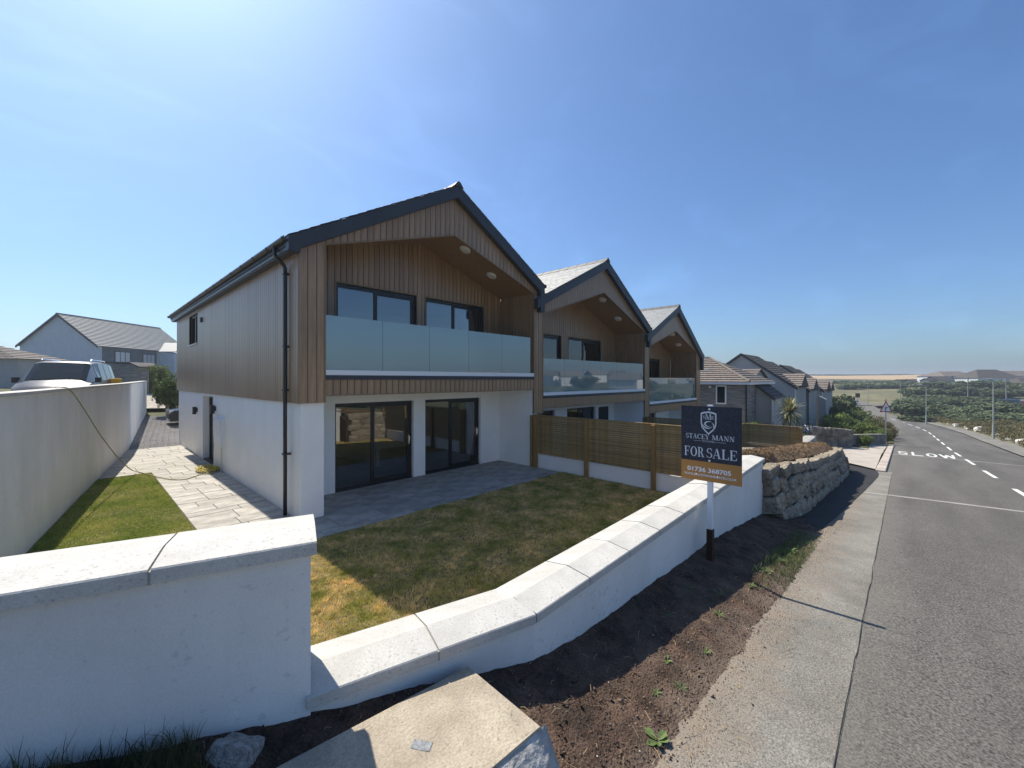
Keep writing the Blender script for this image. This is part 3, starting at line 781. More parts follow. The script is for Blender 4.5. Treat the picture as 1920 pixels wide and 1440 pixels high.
# ------------------------------------------------------------------ the terrace of three houses
def house(name, x0, x1, o0, o1, xa, zo, zR, zL, zRt, zoa, zoe, npan, label, boards, first=False, fin_next=-.6):
    """x0,x1 plot edges; o0,o1 opening; xa ridge; zo floor level; zR ridge, zL/zRt roof surface at the left/right eave; zoa/zoe opening apex/springing"""
    root = thing(name, (x0, 0, zo), label, 'house', 'timber clad gabled houses of the terrace')
    D = 13.8; xl, xr = x0 - .2, x1 + .1
    roof = lambda x: (zR + (zL - zR) * (xa - x) / (xa - xl)) if x <= xa else (zR + (zRt - zR) * (x - xa) / (xr - xa))
    opn = lambda x: zoa + (zoe - zoa) * ((xa - x) / (xa - o0) if x <= xa else (x - xa) / (o1 - xa))
    ceil = lambda x: (zoa + .10 + (zoe + .42 - zoa - .10) * (xa - x) / (xa - o0)) if x <= xa else (zoa + .10 + (zoe - zoa - .10) * (x - xa) / (o1 - xa))
    zc = zo + 2.22; zfl = zo + 2.86; T = .025
    joined = MB()
    def board(corners, thick, axis):
        """corners: 4 points of the visible face, thick: vector into the wall"""
        a = [Vector(c) for c in corners]; b = [c + Vector(thick) for c in a]
        if boards: MB().prism(a, b).build('cladding_board', m_clad, root, org=a[0])
        else: joined.prism(a, b)
    def run(a, b, lo, hi, y, pitch=.145):
        n = max(1, round((b - a) / pitch)); w = (b - a) / n; g = .0065
        for i in range(n):
            u, v = a + i * w + g, a + (i + 1) * w - g
            board([(u, y, lo(u)), (v, y, lo(v)), (v, y, hi(v)), (u, y, hi(u))], (0, T, 0), 'y')
    K = lambda z: (lambda x: z)
    hi_g = lambda x: roof(x) - .22
    run(x0, o0, K(zc), hi_g, 0)
    run(o0, xa, opn, hi_g, 0); run(xa, o1, opn, hi_g, 0)
    run(o1, x1, K(zo + 2.22 + fin_next), hi_g, 0)
    run(o0, o1, K(zo + 2.37), K(zo + 2.67), .0)
    # balcony back wall with two wide windows
    W = [(o0 + .83, o0 + 3.02), (o0 + 3.33, o0 + 5.51)]
    if o1 - o0 > 6.8: W = [(o0 + .45, o0 + 2.85), (o0 + 3.35, o0 + 5.75)]
    if o1 - o0 < 6.0: W = [(o0 + .3, o0 + 2.45), (o0 + 2.75, o0 + 4.3)]
    zw = zo + 4.95; yb = 1.43
    segs = [(o0, W[0][0] - .04, zfl), (W[0][0] - .04, W[0][1] + .04, zw + .04), (W[0][1] + .04, W[1][0] - .04, zfl), (W[1][0] - .04, W[1][1] + .04, zw + .04), (W[1][1] + .04, o1, zfl)]
    for a, b, z in segs:
        if a < xa < b:
            run(a, xa, K(z), ceil, yb); run(xa, b, K(z), ceil, yb)
        else: run(a, b, K(z), ceil, yb)
    # inner cheek on the right of the balcony
    n = 10
    for i in range(n):
        u, v = .03 + i * 1.40 / n + .004, .03 + (i + 1) * 1.40 / n - .004
        board([(o1, u, zfl), (o1, v, zfl), (o1, v, zoe), (o1, u, zoe)], (T, 0, 0), 'x')
        if not boards: continue
    # dark backing behind the grooves and the solid of the upper walls
    bk = MB()
    yk = T + .001
    def quadxz(pts, y, t=.02):
        bk.prism([(x, y, z) for x, z in pts], [(x, y + t, z) for x, z in pts])
    quadxz([(x0 + .005, zc + .005), (o0 - .005, zc + .005), (o0 - .005, hi_g(o0) - .01), (x0 + .005, hi_g(x0) - .01)], yk)
    quadxz([(o1 + .005, zc + fin_next + .005), (x1 - .005, zc + fin_next + .005), (x1 - .005, hi_g(x1) - .01), (o1 + .005, hi_g(o1) - .01)], yk)
    quadxz([(o0, opn(o0) + .01), (xa, opn(xa) + .01), (xa, hi_g(xa) - .01), (o0, hi_g(o0) - .01)], yk)
    quadxz([(xa, opn(xa) + .01), (o1, opn(o1) + .01), (o1, hi_g(o1) - .01), (xa, hi_g(xa) - .01)], yk)
    quadxz([(o0, zo + 2.38), (o1, zo + 2.38), (o1, zo + 2.66), (o0, zo + 2.66)], yk)
    for a, b, z in segs:
        ps = [(a, z + .005), (b, z + .005), (b, ceil(b) - .01)] + ([(xa, ceil(xa) - .01)] if a < xa < b else []) + [(a, ceil(a) - .01)]
        quadxz(ps, yb + yk)
    bk.box(o1 + T + .001, o1 + T + .02, .03, 1.43, zfl + .01, zoe - .01)
    bk.build('cladding_backing', m_backing, root)
    # timber lining of the balcony: sloping ceiling and left cheek
    cl = MB()
    for a, b in ((o0, xa), (xa, o1)):
        cl.prism([(a, .048, ceil(a)), (b, .048, ceil(b)), (b, .048, ceil(b) + .02), (a, .048, ceil(a) + .02)], [(a, 1.45, ceil(a)), (b, 1.45, ceil(b)), (b, 1.45, ceil(b) + .02), (a, 1.45, ceil(a) + .02)])
    cl.box(o0 - .02, o0 - .001, .03, 1.43, zfl, zoe + .4)
    cl.build('balcony_lining', m_clad2, root)
    # trim round the opening edge
    tr = MB(); e = .035
    for a, b in ((o0, xa), (xa, o1)):
        tr.prism([(a, -.008, opn(a) - .003), (b, -.008, opn(b) - .003), (b, -.008, opn(b) + e), (a, -.008, opn(a) + e)], [(a, -.001, opn(a) - .003), (b, -.001, opn(b) - .003), (b, -.001, opn(b) + e), (a, -.001, opn(a) + e)])
    tr.box(o0 - e, o0 + .003, -.008, -.001, zc, zoe + .01).box(o1 - .003, o1 + e, -.008, -.001, zc, zoe + .01)
    tr.box(o0 + .004, o1 - .004, -.008, -.001, zo + 2.345, zo + 2.372)
    for a, b in W:
        tr.box(a - .04, a - .005, yb - .01, yb + .03, zfl, zw + .04).box(b + .005, b + .04, yb - .01, yb + .03, zfl, zw + .04).box(a - .005, b + .005, yb - .01, yb + .03, zw + .006, zw + .04)
    tr.build('opening_trim', m_trim, root)
    # ceiling lamps
    for f, yl_ in (((.20, .32), (.595, .58)) if first else ((.16, .4), (.6, .55))):
        x = xa + (o1 - xa) * f; z = ceil(x); sl = math.atan((zoe - zoa) / (o1 - xa))
        mb = MB()
        rg = []
        for rr, h in ((.15, 0), (.15, .03), (.13, .055), (.08, .07)):
            rg.append([(x + rr * math.cos(a) * math.cos(sl) - h * math.sin(-sl) * -1, yl_ + rr * math.sin(a), z + rr * math.cos(a) * math.sin(sl) - h) for a in [2 * math.pi * k / 18 for k in range(18)]])
        vs = [v for r_ in rg for v in r_]; fs = [(i * 18 + k, i * 18 + (k + 1) % 18, i * 18 + 18 + (k + 1) % 18, i * 18 + 18 + k) for i in range(3) for k in range(18)] + [tuple(range(54, 72))]
        mb.add(vs, fs); mb.build('ceiling_lamp', m_lamp, root, smooth=False)
    # windows
    def window(a, b, y, z0, z1, nm, stile=.5, handle=False):
        fr = MB(); fw = .065
        fr.box(a, a + fw, y, y + .07, z0, z1).box(b - fw, b, y, y + .07, z0, z1).box(a + fw, b - fw, y, y + .07, z1 - fw * 1.3, z1).box(a + fw, b - fw, y, y + .07, z0, z0 + fw)
        m = a + (b - a) * stile
        fr.box(m - .045, m + .045, y + .008, y + .06, z0 + fw, z1 - fw * 1.3)
        # sliding leaf frame
        fr.box(m + .045, b - fw, y + .012, y + .05, z0 + fw, z0 + fw + .07).box(m + .045, b - fw, y + .012, y + .05, z1 - fw * 1.3 - .05, z1 - fw * 1.3).box(b - fw - .06, b - fw, y + .012, y + .05, z0 + fw + .07, z1 - fw * 1.3 - .05)
        fo = fr.build(nm, m_frame, root)
        MB().box(a + fw, m - .045, y + .030, y + .036, z0 + fw, z1 - fw * 1.3).build('pane', m_win, fo)
        MB().box(m + .045, b - fw - .06, y + .034, y + .040, z0 + fw + .07, z1 - fw * 1.3 - .05).build('pane', m_win, fo)
        if handle:
            MB().tube([(b - fw - .03, y + .008, z0 + .95), (b - fw - .03, y - .035, z0 + .95), (b - fw - .03, y - .035, z0 + 1.12), (b - fw - .03, y + .008, z0 + 1.12)], .011, 6).box(b - fw - .048, b - fw - .012, y - .004, y + .010, z0 + .9, z0 + 1.17).build('handle', m_chrome, fo)
        return fo
    for a, b in W: window(a, b, yb + .06, zfl, zw, 'balcony_door', .47)
    GD = [(o0 + .83, o0 + 2.98), (o0 + 3.36, o0 + 5.45)]
    if not first: GD = [(W[0][0], W[0][1] - .3), (W[1][0], W[1][1] - .3)]
    for a, b in GD: window(a, b, 1.60, zo, zo + 2.10, 'patio_door', .47, True)
    # balcony edge: dark fascia, white channel, glass panes
    MB().box(o0 + .001, o1 - .001, -.035, .025, zo + 2.672, zo + 2.76).build('balcony_fascia', m_fascia, root)
    MB().box(o0 + .001, o1 - .02, -.03, .07, zo + 2.761, zo + 2.862).build('glass_channel', m_white, root)
    L = (o1 - .14 - o0) / npan
    for i in range(npan):
        MB().box(o0 + .004 + i * L, o0 - .004 + (i + 1) * L, .012, .024, zo + 2.84, zo + 3.945).build('balustrade_pane', m_balc, root)
    # floor slab of the balcony and house
    MB().box(o0, o1, .075, 1.50, zo + 2.40, zo + 2.845).build('balcony_slab', m_render, root)
    # white ground floor walls
    g = MB()
    if first:
        yd0, yd1, zd = 7.4, 8.95, zo + 2.13
        g.box(x0 + .06, x0 + .36, .06, yd0, zo - .4, zc).box(x0 + .06, x0 + .36, yd1, D - .06, zo - .4, zc).box(x0 + .06, x0 + .36, yd0, yd1, zd, zc)
        g.box(x0 + .36, o0 - .01, .06, 1.66, zo - .4, zo + 2.40)
    else:
        g.box(x0 + .02, o0 - .01, .06, D, zo - .4, zo + 2.40)
    g.box(o1 - .01, x1 + (.22 if fin_next else 0), .06, D, zo - .9, zo + 2.40 + (fin_next - .2 if fin_next else -.1))
    if fin_next: g.box(o1 - .01, x1 - .02, .061, D, zo + 2.2 + fin_next, zo + 2.40)
    ys0, ys1 = 1.50, 1.68; zt = zo + 2.40
    xs = [o0 - .01, GD[0][0], GD[0][1], GD[1][0], GD[1][1], o1 - .01]
    for a, b in ((xs[0], xs[1]), (xs[2], xs[3]), (xs[4], xs[5])): g.box(a, b, ys0, ys1, zo - .3, zt)
    for a, b in ((xs[1], xs[2]), (xs[3], xs[4])): g.box(a, b, ys0 + .001, ys1, zo + 2.10, zt)
    g.box(o0 - .008, o1 - .012, .072, 1.499, zo + 2.362, zo + 2.398)
    g.box(x0 + .2, x1 - .1, D - .25, D - .05, zo - .3, zo + 5.0)
    g.build('wall', m_render, root)
    for a, b in GD:     # threshold
        MB().box(a - .005, b + .005, 1.56, 1.62, zo - .02, zo + .012).build('threshold', m_frame, root)
    # upper rear and side shell, rooms behind the glass
    rm = MB()
    def room(xa_, xb_, y0, y1, z0, z1):
        rm.add([(xa_, y0, z0), (xb_, y0, z0), (xb_, y1, z0), (xa_, y1, z0), (xa_, y0, z1), (xb_, y0, z1), (xb_, y1, z1), (xa_, y1, z1)], [(4, 5, 6, 7), (1, 2, 6, 5), (2, 3, 7, 6), (3, 0, 4, 7)])
    room(o0 + .02, o1 - .03, 1.685, 6.2, zo + .01, zo + 2.38)
    room(o0 + .02, o1 - .03, 1.56, 5.6, zo + 2.87, zo + 5.05)
    rm.build('room_walls', m_room, root)
    MB().box(o0, o1, 1.68, 6.3, zo - .1, zo + .008).box(o0, o1, 1.52, 6.3, zo + 2.41, zo + 2.86).build('room_floor', m_floor, root)
    # a partition wall and a sideboard glimpsed inside
    MB().box(o0 + 2.9, o0 + 3.0, 3.4, 6.2, zo + .01, zo + 2.37).build('partition', m_room, root)
    # roof: deck, slates, ridge, barge boards, eaves
    dk = MB()
    for a, b in ((xl, xa), (xa, xr)):
        dk.prism([(a, -.13, roof(a) - .03), (b, -.13, roof(b) - .03), (b, -.13, roof(b) - .16), (a, -.13, roof(a) - .16)], [(a, D + .1, roof(a) - .03), (b, D + .1, roof(b) - .03), (b, D + .1, roof(b) - .16), (a, D + .1, roof(a) - .16)])
    dk.build('roof_deck', m_fascia, root)
    V, F = [], []
    for a, b in ((xl - .03, xa), (xr + .03, xa)):
        Ls = math.hypot(b - a, roof(b) - roof(a)); nrow = int(Ls / .215)
        for r_ in range(nrow):
            f0, f1 = r_ / nrow, min(1, (r_ + 1.35) / nrow)
            xa0, xa1 = a + (b - a) * f0, a + (b - a) * f1
            za, zb = roof(a) + (zR - roof(a)) * f0 + .018, roof(a) + (zR - roof(a)) * f1 + .002
            yv = -.17 + (.14 if r_ % 2 else 0)
            y = -.17
            while y < D + .1:
                e_ = min(y + .272, D + .12)
                if y == -.17 and r_ % 2: e_ = y + .13
                j = random.uniform(-.004, .004)
                n = len(V)
                V += [(xa0, y, za + j), (xa0, e_, za + j), (xa1, e_, zb + j), (xa1, y, zb + j), (xa0, y, za - .012), (xa0, e_, za - .012)]
                F += [(n, n + 1, n + 2, n + 3), (n, n + 4, n + 5, n + 1)]
                y = e_ + .004
    V = np.array(V) - np.array(ORI[root.name])
    fast_mesh('slates', V, np.array(F), m_slate, root, kind='stuff')
    rd = MB(); y = -.19
    while y < D + .1:
        rg = []
        for yy, o_ in ((y, .012), (y + .44, 0)):
            rg.append([(xa - .15, yy, roof(xa - .15) + .02 + o_), (xa - .05, yy, zR + .055 + o_), (xa, yy, zR + .075 + o_), (xa + .05, yy, zR + .055 + o_), (xa + .15, yy, roof(xa + .15) + .02 + o_), (xa, yy, zR - .04)])
        rd.prism(rg[0], rg[1]); y += .445
    rd.build('ridge_tiles', m_ridge, root)
    bd = .31
    for a, b, nm in ((xl - .02, xa, 0), (xa, xr + .02, 1)):
        ps = [(a, roof(a) - .012), (b, roof(b) - .012), (b, roof(b) - bd), (a, roof(a) - bd)]
        if nm == 0 and first: ps = [(a, roof(a) - .012), (b, roof(b) - .012), (b, roof(b) - bd), (x0 - .02, roof(x0 - .02) - bd), (x0 - .02, roof(a) - .29), (a, roof(a) - .26)]
        MB().prism([(x, -.155, z) for x, z in ps], [(x, -.002, z) for x, z in ps]).build('barge_board', m_fascia, root)
    if not first or True:
        MB().box(x1 - .08, xr + .02, -.158, -.01, roof(xr) - .84, roof(xr) - .03).build('barge_foot', m_fascia, root)
        gt = MB()
        gt.tube([(xr + .06, -.16, roof(xr) - .03), (xr + .06, D, roof(xr) - .03)], .055, 10); gt.build('gutter', m_plastic, root, smooth=True)
    if not boards: joined.build('cladding', m_clad2, root)
    return root, roof
h1, roof1 = house('timber_clad_house', -.48, 6.53, .02, 6.30, 3.22, 0, 7.53, 5.31, 5.60, 6.30, 5.31, 5, 'nearest timber clad house, whole side wall and glass balcony in view', True, True)
h2, roof2 = house('timber_clad_house', 6.535, 14.02, 6.76, 13.80, 10.40, -.6, 7.16, 5.16, 4.94, 5.95, 4.74, 6, 'middle one of the three timber clad houses, behind the slatted fence', False)
h3, roof3 = house('timber_clad_house', 14.025, 20.66, 14.25, 20.03, 17.25, -1.2, 6.32, 4.64, 4.02, 5.07, 4.14, 5, 'farthest of the three timber clad houses, partly behind the sale board', False, fin_next=0)

# --- side elevation of the first house
xs_ = -.48; D = 13.8; ztop = 5.06
wy0, wy1, wz0, wz1 = 9.45, 11.0, 3.93, 4.98
n = 95; w = D / n
for i in range(n):
    u, v = i * w + .0065, (i + 1) * w - .0065
    if i == 0: u += .027
    parts = [(2.22, ztop)]
    if v > wy0 and u < wy1: parts = [(2.22, wz0), (wz1, ztop)]
    for a, b in parts:
        MB().box(xs_, xs_ + .024, u, v, a, b).build('cladding_board', m_clad, h1, org=(xs_, u, a))
bk = MB().box(xs_ + .026, xs_ + .26, .05, wy0, 2.225, ztop).box(xs_ + .026, xs_ + .26, wy1, D, 2.225, ztop).box(xs_ + .026, xs_ + .26, wy0, wy1, 2.225, wz0).box(xs_ + .026, xs_ + .26, wy0, wy1, wz1, ztop)
bk.build('cladding_backing', m_backing, h1)
# rear window of the side wall
fr = MB(); x = xs_ + .07
fr.box(x, x + .06, wy0, wy0 + .06, wz0, wz1).box(x, x + .06, wy1 - .06, wy1, wz0, wz1).box(x, x + .06, wy0 + .06, wy1 - .06, wz0, wz0 + .06).box(x, x + .06, wy0 + .06, wy1 - .06, wz1 - .06, wz1).box(x, x + .06, 10.2, 10.28, wz0 + .06, wz1 - .06)
wf = fr.build('side_window', m_frame, h1)
MB().box(x + .025, x + .031, wy0 + .06, 10.2, wz0 + .06, wz1 - .06).build('pane', m_win, wf)
MB().box(x + .025, x + .031, 10.28, wy1 - .06, wz0 + .06, wz1 - .06).build('pane', m_win, wf)
MB().box(xs_ - .05, xs_ + .1, wy0 - .03, wy1 + .03, wz0 - .035, wz0 - .002).build('window_sill', m_pale, wf)
# side door in its reveal
dr = MB().box(-.24, -.18, 7.40, 7.48, 0, 2.13).box(-.24, -.18, 8.87, 8.95, 0, 2.13).box(-.24, -.18, 7.48, 8.87, 2.05, 2.13).box(-.225, -.185, 7.48, 8.35, .02, 2.05).box(-.24, -.18, 8.35, 8.42, 0, 2.05)
do = dr.build('side_door', m_frame, h1)
MB().box(-.21, -.204, 8.42, 8.87, .05, 2.05).build('pane', m_win, do)
MB().tube([(-.225, 7.58, 1.02), (-.28, 7.58, 1.02), (-.28, 7.70, 1.02)], .011, 6).build('handle', m_chrome, do)
MB().box(-.40, -.20, 7.40, 8.95, -.05, .01).build('door_step', m_frame, h1)
# lamps either side of the door, meter box, pipe
for y, z in ((9.85, 1.62), (7.05, 1.80)):
    MB().box(-.455, -.418, y - .045, y + .045, z - .09, z + .05).box(-.56, -.455, y - .05, y + .05, z - .17, z + .09).build('wall_lamp', m_frame, h1)
MB().box(-.53, -.478, 8.68, 8.80, 4.58, 4.74).build('wall_lamp', m_frame, h1)
mbx = MB().box(-.50, -.418, 5.95, 6.90, .72, 1.52).build('meter_box', m_white, h1)
MB().box(-.512, -.501, 5.99, 6.86, .76, 1.48).build('meter_door', m_white, mbx)
MB().tube([(-.45, 6.2, .72), (-.45, 6.2, .0)], .018, 8).build('supply_pipe', m_pale, h1)
# eaves: fascia, soffit, gutter with brackets, downpipe
MB().box(-.655, -.632, -.11, D + .1, 5.09, 5.27).build('eaves_fascia', m_steel if False else pmat('eaves_board', (.10, .115, .13), .35, .08, 2, spec=.5), h1)
MB().box(-.632, -.482, .0, D + .1, 5.062, 5.085).build('soffit', m_fascia, h1)
gt = MB(); ng = 9
for y0, y1 in ((-.14, D + .12),):
    rings = []
    for yy in (y0, y1):
        rings.append([(-.72 + .062 * math.cos(a), yy, 5.27 + .062 * math.sin(a)) for a in [math.pi + math.pi * k / (ng - 1) for k in range(ng)]] + [(-.72 + .052 * math.cos(a), yy, 5.272 + .052 * math.sin(a)) for a in [2 * math.pi - math.pi * k / (ng - 1) for k in range(ng)]])
    gt.prism(rings[0], rings[1])
gu = gt.build('gutter', m_plastic, h1, smooth=False)
for k in range(16):
    y = -.05 + k * .92
    mb = MB()
    rg = [[(-.72 + r_ * math.cos(a), yy, 5.27 + r_ * math.sin(a)) for a in [math.pi + math.pi * q / 8 for q in range(9)] ] for yy, r_ in ((y, .072), (y + .035, .072))]
    rg = [r_ + [(v[0] * 1 + (-.72 - v[0]) * .12, v[1], v[2] + .003) for v in r_[::-1]] for r_ in rg]
    mb.prism(rg[0], rg[1]); mb.build('gutter_bracket', m_plastic, gu)
dp = MB().tube([(-.72, .55, 5.22), (-.72, .55, 5.10), (-.70, .55, 5.04), (-.56, .55, 4.90), (-.535, .55, 4.84), (-.535, .55, 4.5), (-.535, .55, 2.3), (-.535, .55, .02)], .036, 10).build('downpipe', m_plastic, h1, smooth=True)
for z in (4.72, 3.3, 2.45, 1.2):
    MB().box(-.58, -.44, .495, .605, z, z + .035).build('pipe_clip', m_plastic, dp)
# dark post standing behind the white pillar
MB().box(.012, .045, .55, .60, .05, .75).build('hose_guide', m_plastic, h1)

# ------------------------------------------------------------------ slatted fences between the plots
def fence(x, zt, zb, label, ys, zg, plinth_to):
    f = thing('slatted_fence', (x, ys[0], zb), label, 'fence', 'slatted timber fences between the plots')
    n = 21; pit = (zt - .03 - zb) / n
    for a, b in zip(ys[:-1], ys[1:]):
        for i in range(n):
            z = zb + i * pit
            c = Vector((x, (a + b) / 2, z + pit / 2))
            MB().box(x - .009 + random.uniform(-.002, .002), x + .010, b + .002, a - .002, z + .002, z + pit * .93).build('slat', m_fence, f, org=c)
    for i, y in enumerate(ys[:-1] + [ys[-1] + .05]):
        MB().cbox(x - .105, x - .012, y - .05, y + .045, zg - .2, zt - .025, .006).build('post', m_post, f, org=(x - .06, y, zg))
    MB().box(x - .03, x + .035, ys[-1], ys[0], zt - .026, zt).build('cap_rail', m_fence, f)
    MB().box(x + .02, x + .055, ys[-1], ys[0], zb, zb + .06).build('rear_rail', m_fence, f)
    return f
fence(6.30, 1.60, .42, 'long slatted timber fence beside the front lawn on a white plinth', [.02, -.12 - .0, -1.93, -3.84, -5.70], -.02, .42)
fence(13.87, 1.03, -.17, 'far slatted timber fence beyond the sale board, ending above the stone bank', [.02, -.12, -1.93, -3.84, -5.72], -.6, -.17)
pw = MB().box(6.335, 6.53, -6.25, .05, -.7, .40).build('plinth_wall', m_render, label='low white rendered plinth under the slatted fence by the lawn', cat='wall')
pw2 = MB().box(13.905, 14.1, -5.7, .05, -1.6, -.2).build('plinth_wall', m_render, label='low white plinth under the far slatted fence', cat='wall')
MB().box(12.05, 12.3, 1.36, 1.49, .62 - .1, 1.05 - .1).build('wall_lamp', m_frame, h2)
MB().box(12.45, 13.25, 1.475, 1.498, -.6, 1.45).build('front_door', m_frame, h2)
# gardens of the second and third house, hidden by fence and bank
MB().add([(6.53, -6.4, -.62), (13.9, -6.4, -.62), (13.9, 1.5, -.62), (6.53, 1.5, -.62)], [(0, 1, 2, 3)]).build('garden_ground', m_slab)['kind'] = 'structure'
MB().add([(14.1, -6.0, -1.22), (21, -4.0, -1.22), (21, 1.5, -1.22), (14.1, 1.5, -1.22)], [(0, 1, 2, 3)]).build('garden_ground', m_slab)['kind'] = 'structure'
# ------------------------------------------------------------------ stone hedge wall along the road
def rock_mesh(name, mat, seed, rough=.16, sub=2, box=.62):
    rr = random.Random(seed)
    bm = bmesh.new(); bmesh.ops.create_cube(bm, size=1.0)
    bmesh.ops.subdivide_edges(bm, edges=bm.edges, cuts=sub, use_grid_fill=True)
    o = Vector((rr.uniform(0, 99), rr.uniform(0, 99), rr.uniform(0, 99)))
    for v in bm.verts:
        p = v.co.copy(); q = p.normalized() * .62
        v.co = p * box + q * (1 - box)
        v.co += v.co * (rough * noise.noise(p * 1.6 + o)) + Vector((noise.noise(p * 2.3 + o), noise.noise(p * 2.3 + o * 2), noise.noise(p * 2.3 - o))) * rough * .35
    me = bpy.data.meshes.new(name); bm.to_mesh(me); bm.free()
    me.materials.append(mat)
    return me
def block_mesh(name, mat, seed):
    # roughly squared stone: skewed cube with broken arrises
    rr = random.Random(seed); bm = bmesh.new(); bmesh.ops.create_cube(bm, size=1.0)
    for v in bm.verts: v.co += Vector((rr.uniform(-.11, .11), rr.uniform(-.06, .06), rr.uniform(-.10, .10)))
    bmesh.ops.bevel(bm, geom=bm.edges[:] + bm.verts[:], offset=.07, segments=1, affect='EDGES')
    for v in bm.verts: v.co += Vector((rr.uniform(-.018, .018), rr.uniform(-.03, .03), rr.uniform(-.018, .018)))
    bmesh.ops.triangulate(bm, faces=[f for f in bm.faces if len(f.verts) > 4])
    me = bpy.data.meshes.new(name); bm.to_mesh(me); bm.free(); me.materials.append(mat)
    return me
stones = [block_mesh('stone', m_stone, 10 + i) for i in range(10)]
bank = thing('stone_bank_wall', (9, -6.8, 0), 'rough stone hedge wall with mulch on top, curving beside the road', 'wall')
sw_s = [4.45, 5.6, 6.6, 8, 10, 12, 13.6, 14.6, 15.2]
def sw_base(s): return float(np.interp(s, sw_s, [-6.76, -6.90, -6.95, -6.97, -6.98, -6.99, -6.97, -6.80, -6.45]))
def sw_top(s): return float(np.interp(s, [4.5, 7.6, 10.7, 13.7, 15.2], [1.22, .90, .60, .38, .22]))
def sw_bot(s): return camber(s, -6.95) - .08
def put_stone(s, z, w, h, dep, lean):
    me = random.choice(stones)
    tq = sw_base(s) + lean + dep * .5 - .02
    share(me, 'stone', bank, (s, tq, z), (w * 1.04, dep * 1.1, h * 1.05), (random.uniform(-.05, .05) - .16, random.uniform(-.07, .07), random.uniform(-.08, .08) + (0 if s < 13.6 else .5)))
nst = 0
rows = [(0, .30), (.30, .56), (.56, .80), (.80, 1.0)]
for r_, (f0, f1) in enumerate(rows):
    s = 4.50 + (0 if r_ else .20)
    while s < 15.0:
        H_ = sw_top(s) - sw_bot(s)
        h = (f1 - f0) * H_
        w = random.uniform(.30, .95) * (1.2 if r_ < 2 else .8)
        if random.random() < .18: w *= .5
        if s < 5.3 and r_ < 3: w = (.62, .55, .4)[r_]
        zc_ = sw_bot(s + w / 2) + (f0 + f1) / 2 * (sw_top(s + w / 2) - sw_bot(s + w / 2))
        put_stone(s + w / 2, zc_ + random.uniform(-.03, .03), w, h * random.uniform(.88, 1.06), .34, ((f0 + f1) / 2) * .20 + random.uniform(-.014, .014))
        s += w + .006; nst += 1
for y in (-6.1, -5.7, -5.3):      # stones on the return towards the drive
    for f in (.2, .5, .82):
        share(random.choice(stones), 'stone', bank, (15.3, y, sw_bot(15.2) + f * .75), (.36, .42, .30), (0, 0, random.uniform(-.1, .1)))
for r_ in range(5):               # inner face of the bank, seen from the lawn
    s = 4.6 + .1 * (r_ % 2)
    while s < 6.2:
        w = random.uniform(.28, .6)
        share(random.choice(stones), 'stone', bank, (s + w / 2, -5.72 + .04 * r_ * 0, .12 + r_ * .235), (w * 1.08, .36, .255), (0, 0, random.uniform(-.08, .08)))
        s += w
# earth core behind the stones
mb = MB()
prof = []
for s in np.linspace(4.47, 15.15, 24):
    prof.append([(s, sw_base(s) + .30, sw_bot(s) - .2), (s, sw_base(s) + .42, sw_top(s) - .07), (s, -5.6 if s < 14.5 else -6.0, sw_top(s) - .3), (s, -5.6 if s < 14.5 else -6.0, sw_bot(s) - .4)])
vs = [v for p in prof for v in p]; fs = []
for i in range(len(prof) - 1):
    for k in range(4): fs.append((4 * i + k, 4 * i + (k + 1) % 4, 4 * i + 4 + (k + 1) % 4, 4 * i + 4 + k))
fs += [(0, 1, 2, 3), tuple(range(len(vs) - 4, len(vs)))]
mb.add(vs, fs); mb.build('earth_core', m_soil, bank)
# mulch mound on top
mb = MB(); ns_, nt2 = 150, 26
def mulch_z(s, f):
    e = min(1, f * 5) * min(1, (1 - f) * 3)
    return sw_top(s) + .035 + .14 * e + .03 * noise.noise(Vector((s * 2, f * 4, 3))) + .016 * noise.noise(Vector((s * 7, f * 12, 3)))
def mulch_y(s, f):
    a = sw_base(s) + .40; b = float(np.interp(s, [4.5, 6.2, 9, 12, 14, 15.2], [-6.15, -5.5, -5.4, -5.5, -5.7, -6.0]))
    return a + (b - a) * f
for i in range(ns_ + 1):
    s = 4.50 + 10.70 * i / ns_
    for j in range(nt2 + 1):
        f = j / nt2
        mb.v.append((s, mulch_y(s, f), mulch_z(s, f)))
for i in range(ns_):
    for j in range(nt2): mb.f.append((i * (nt2 + 1) + j, i * (nt2 + 1) + j + 1, (i + 1) * (nt2 + 1) + j + 1, (i + 1) * (nt2 + 1) + j))
mb.build('mulch_bed', m_mulch, bank, smooth=True)
def mulch_pt():
    s = 4.6 + 10.5 * random.random() ** 1.3; f = random.random()
    return s, mulch_y(s, f), mulch_z(s, f)
scatter('bark_chips', 9000, mulch_pt, .008, .028, m_mulch, label='loose bark chips spread over the top of the stone bank', cat='bark', kind='stuff')
# pale rubble wall beyond the mulch
rub = thing('pale_rubble_wall', (16, -5.2, -.6), 'short pale sunlit rubble wall behind the mulch bed', 'wall')
rst = [rock_mesh('stone', m_rock, 60 + i, .2, 2, .6) for i in range(4)]
for r_ in range(3):
    s = 15.4 + .1 * r_
    while s < 18.4:
        w = random.uniform(.2, .45)
        share(random.choice(rst), 'stone', rub, (s + w / 2, -5.55 + .05 * (s - 15.4) + .05 * r_, -.12 - .03 * (s - 14.6) + r_ * .17), (w * 1.1, .4, .22), (0, 0, random.uniform(-.2, .2)))
        s += w

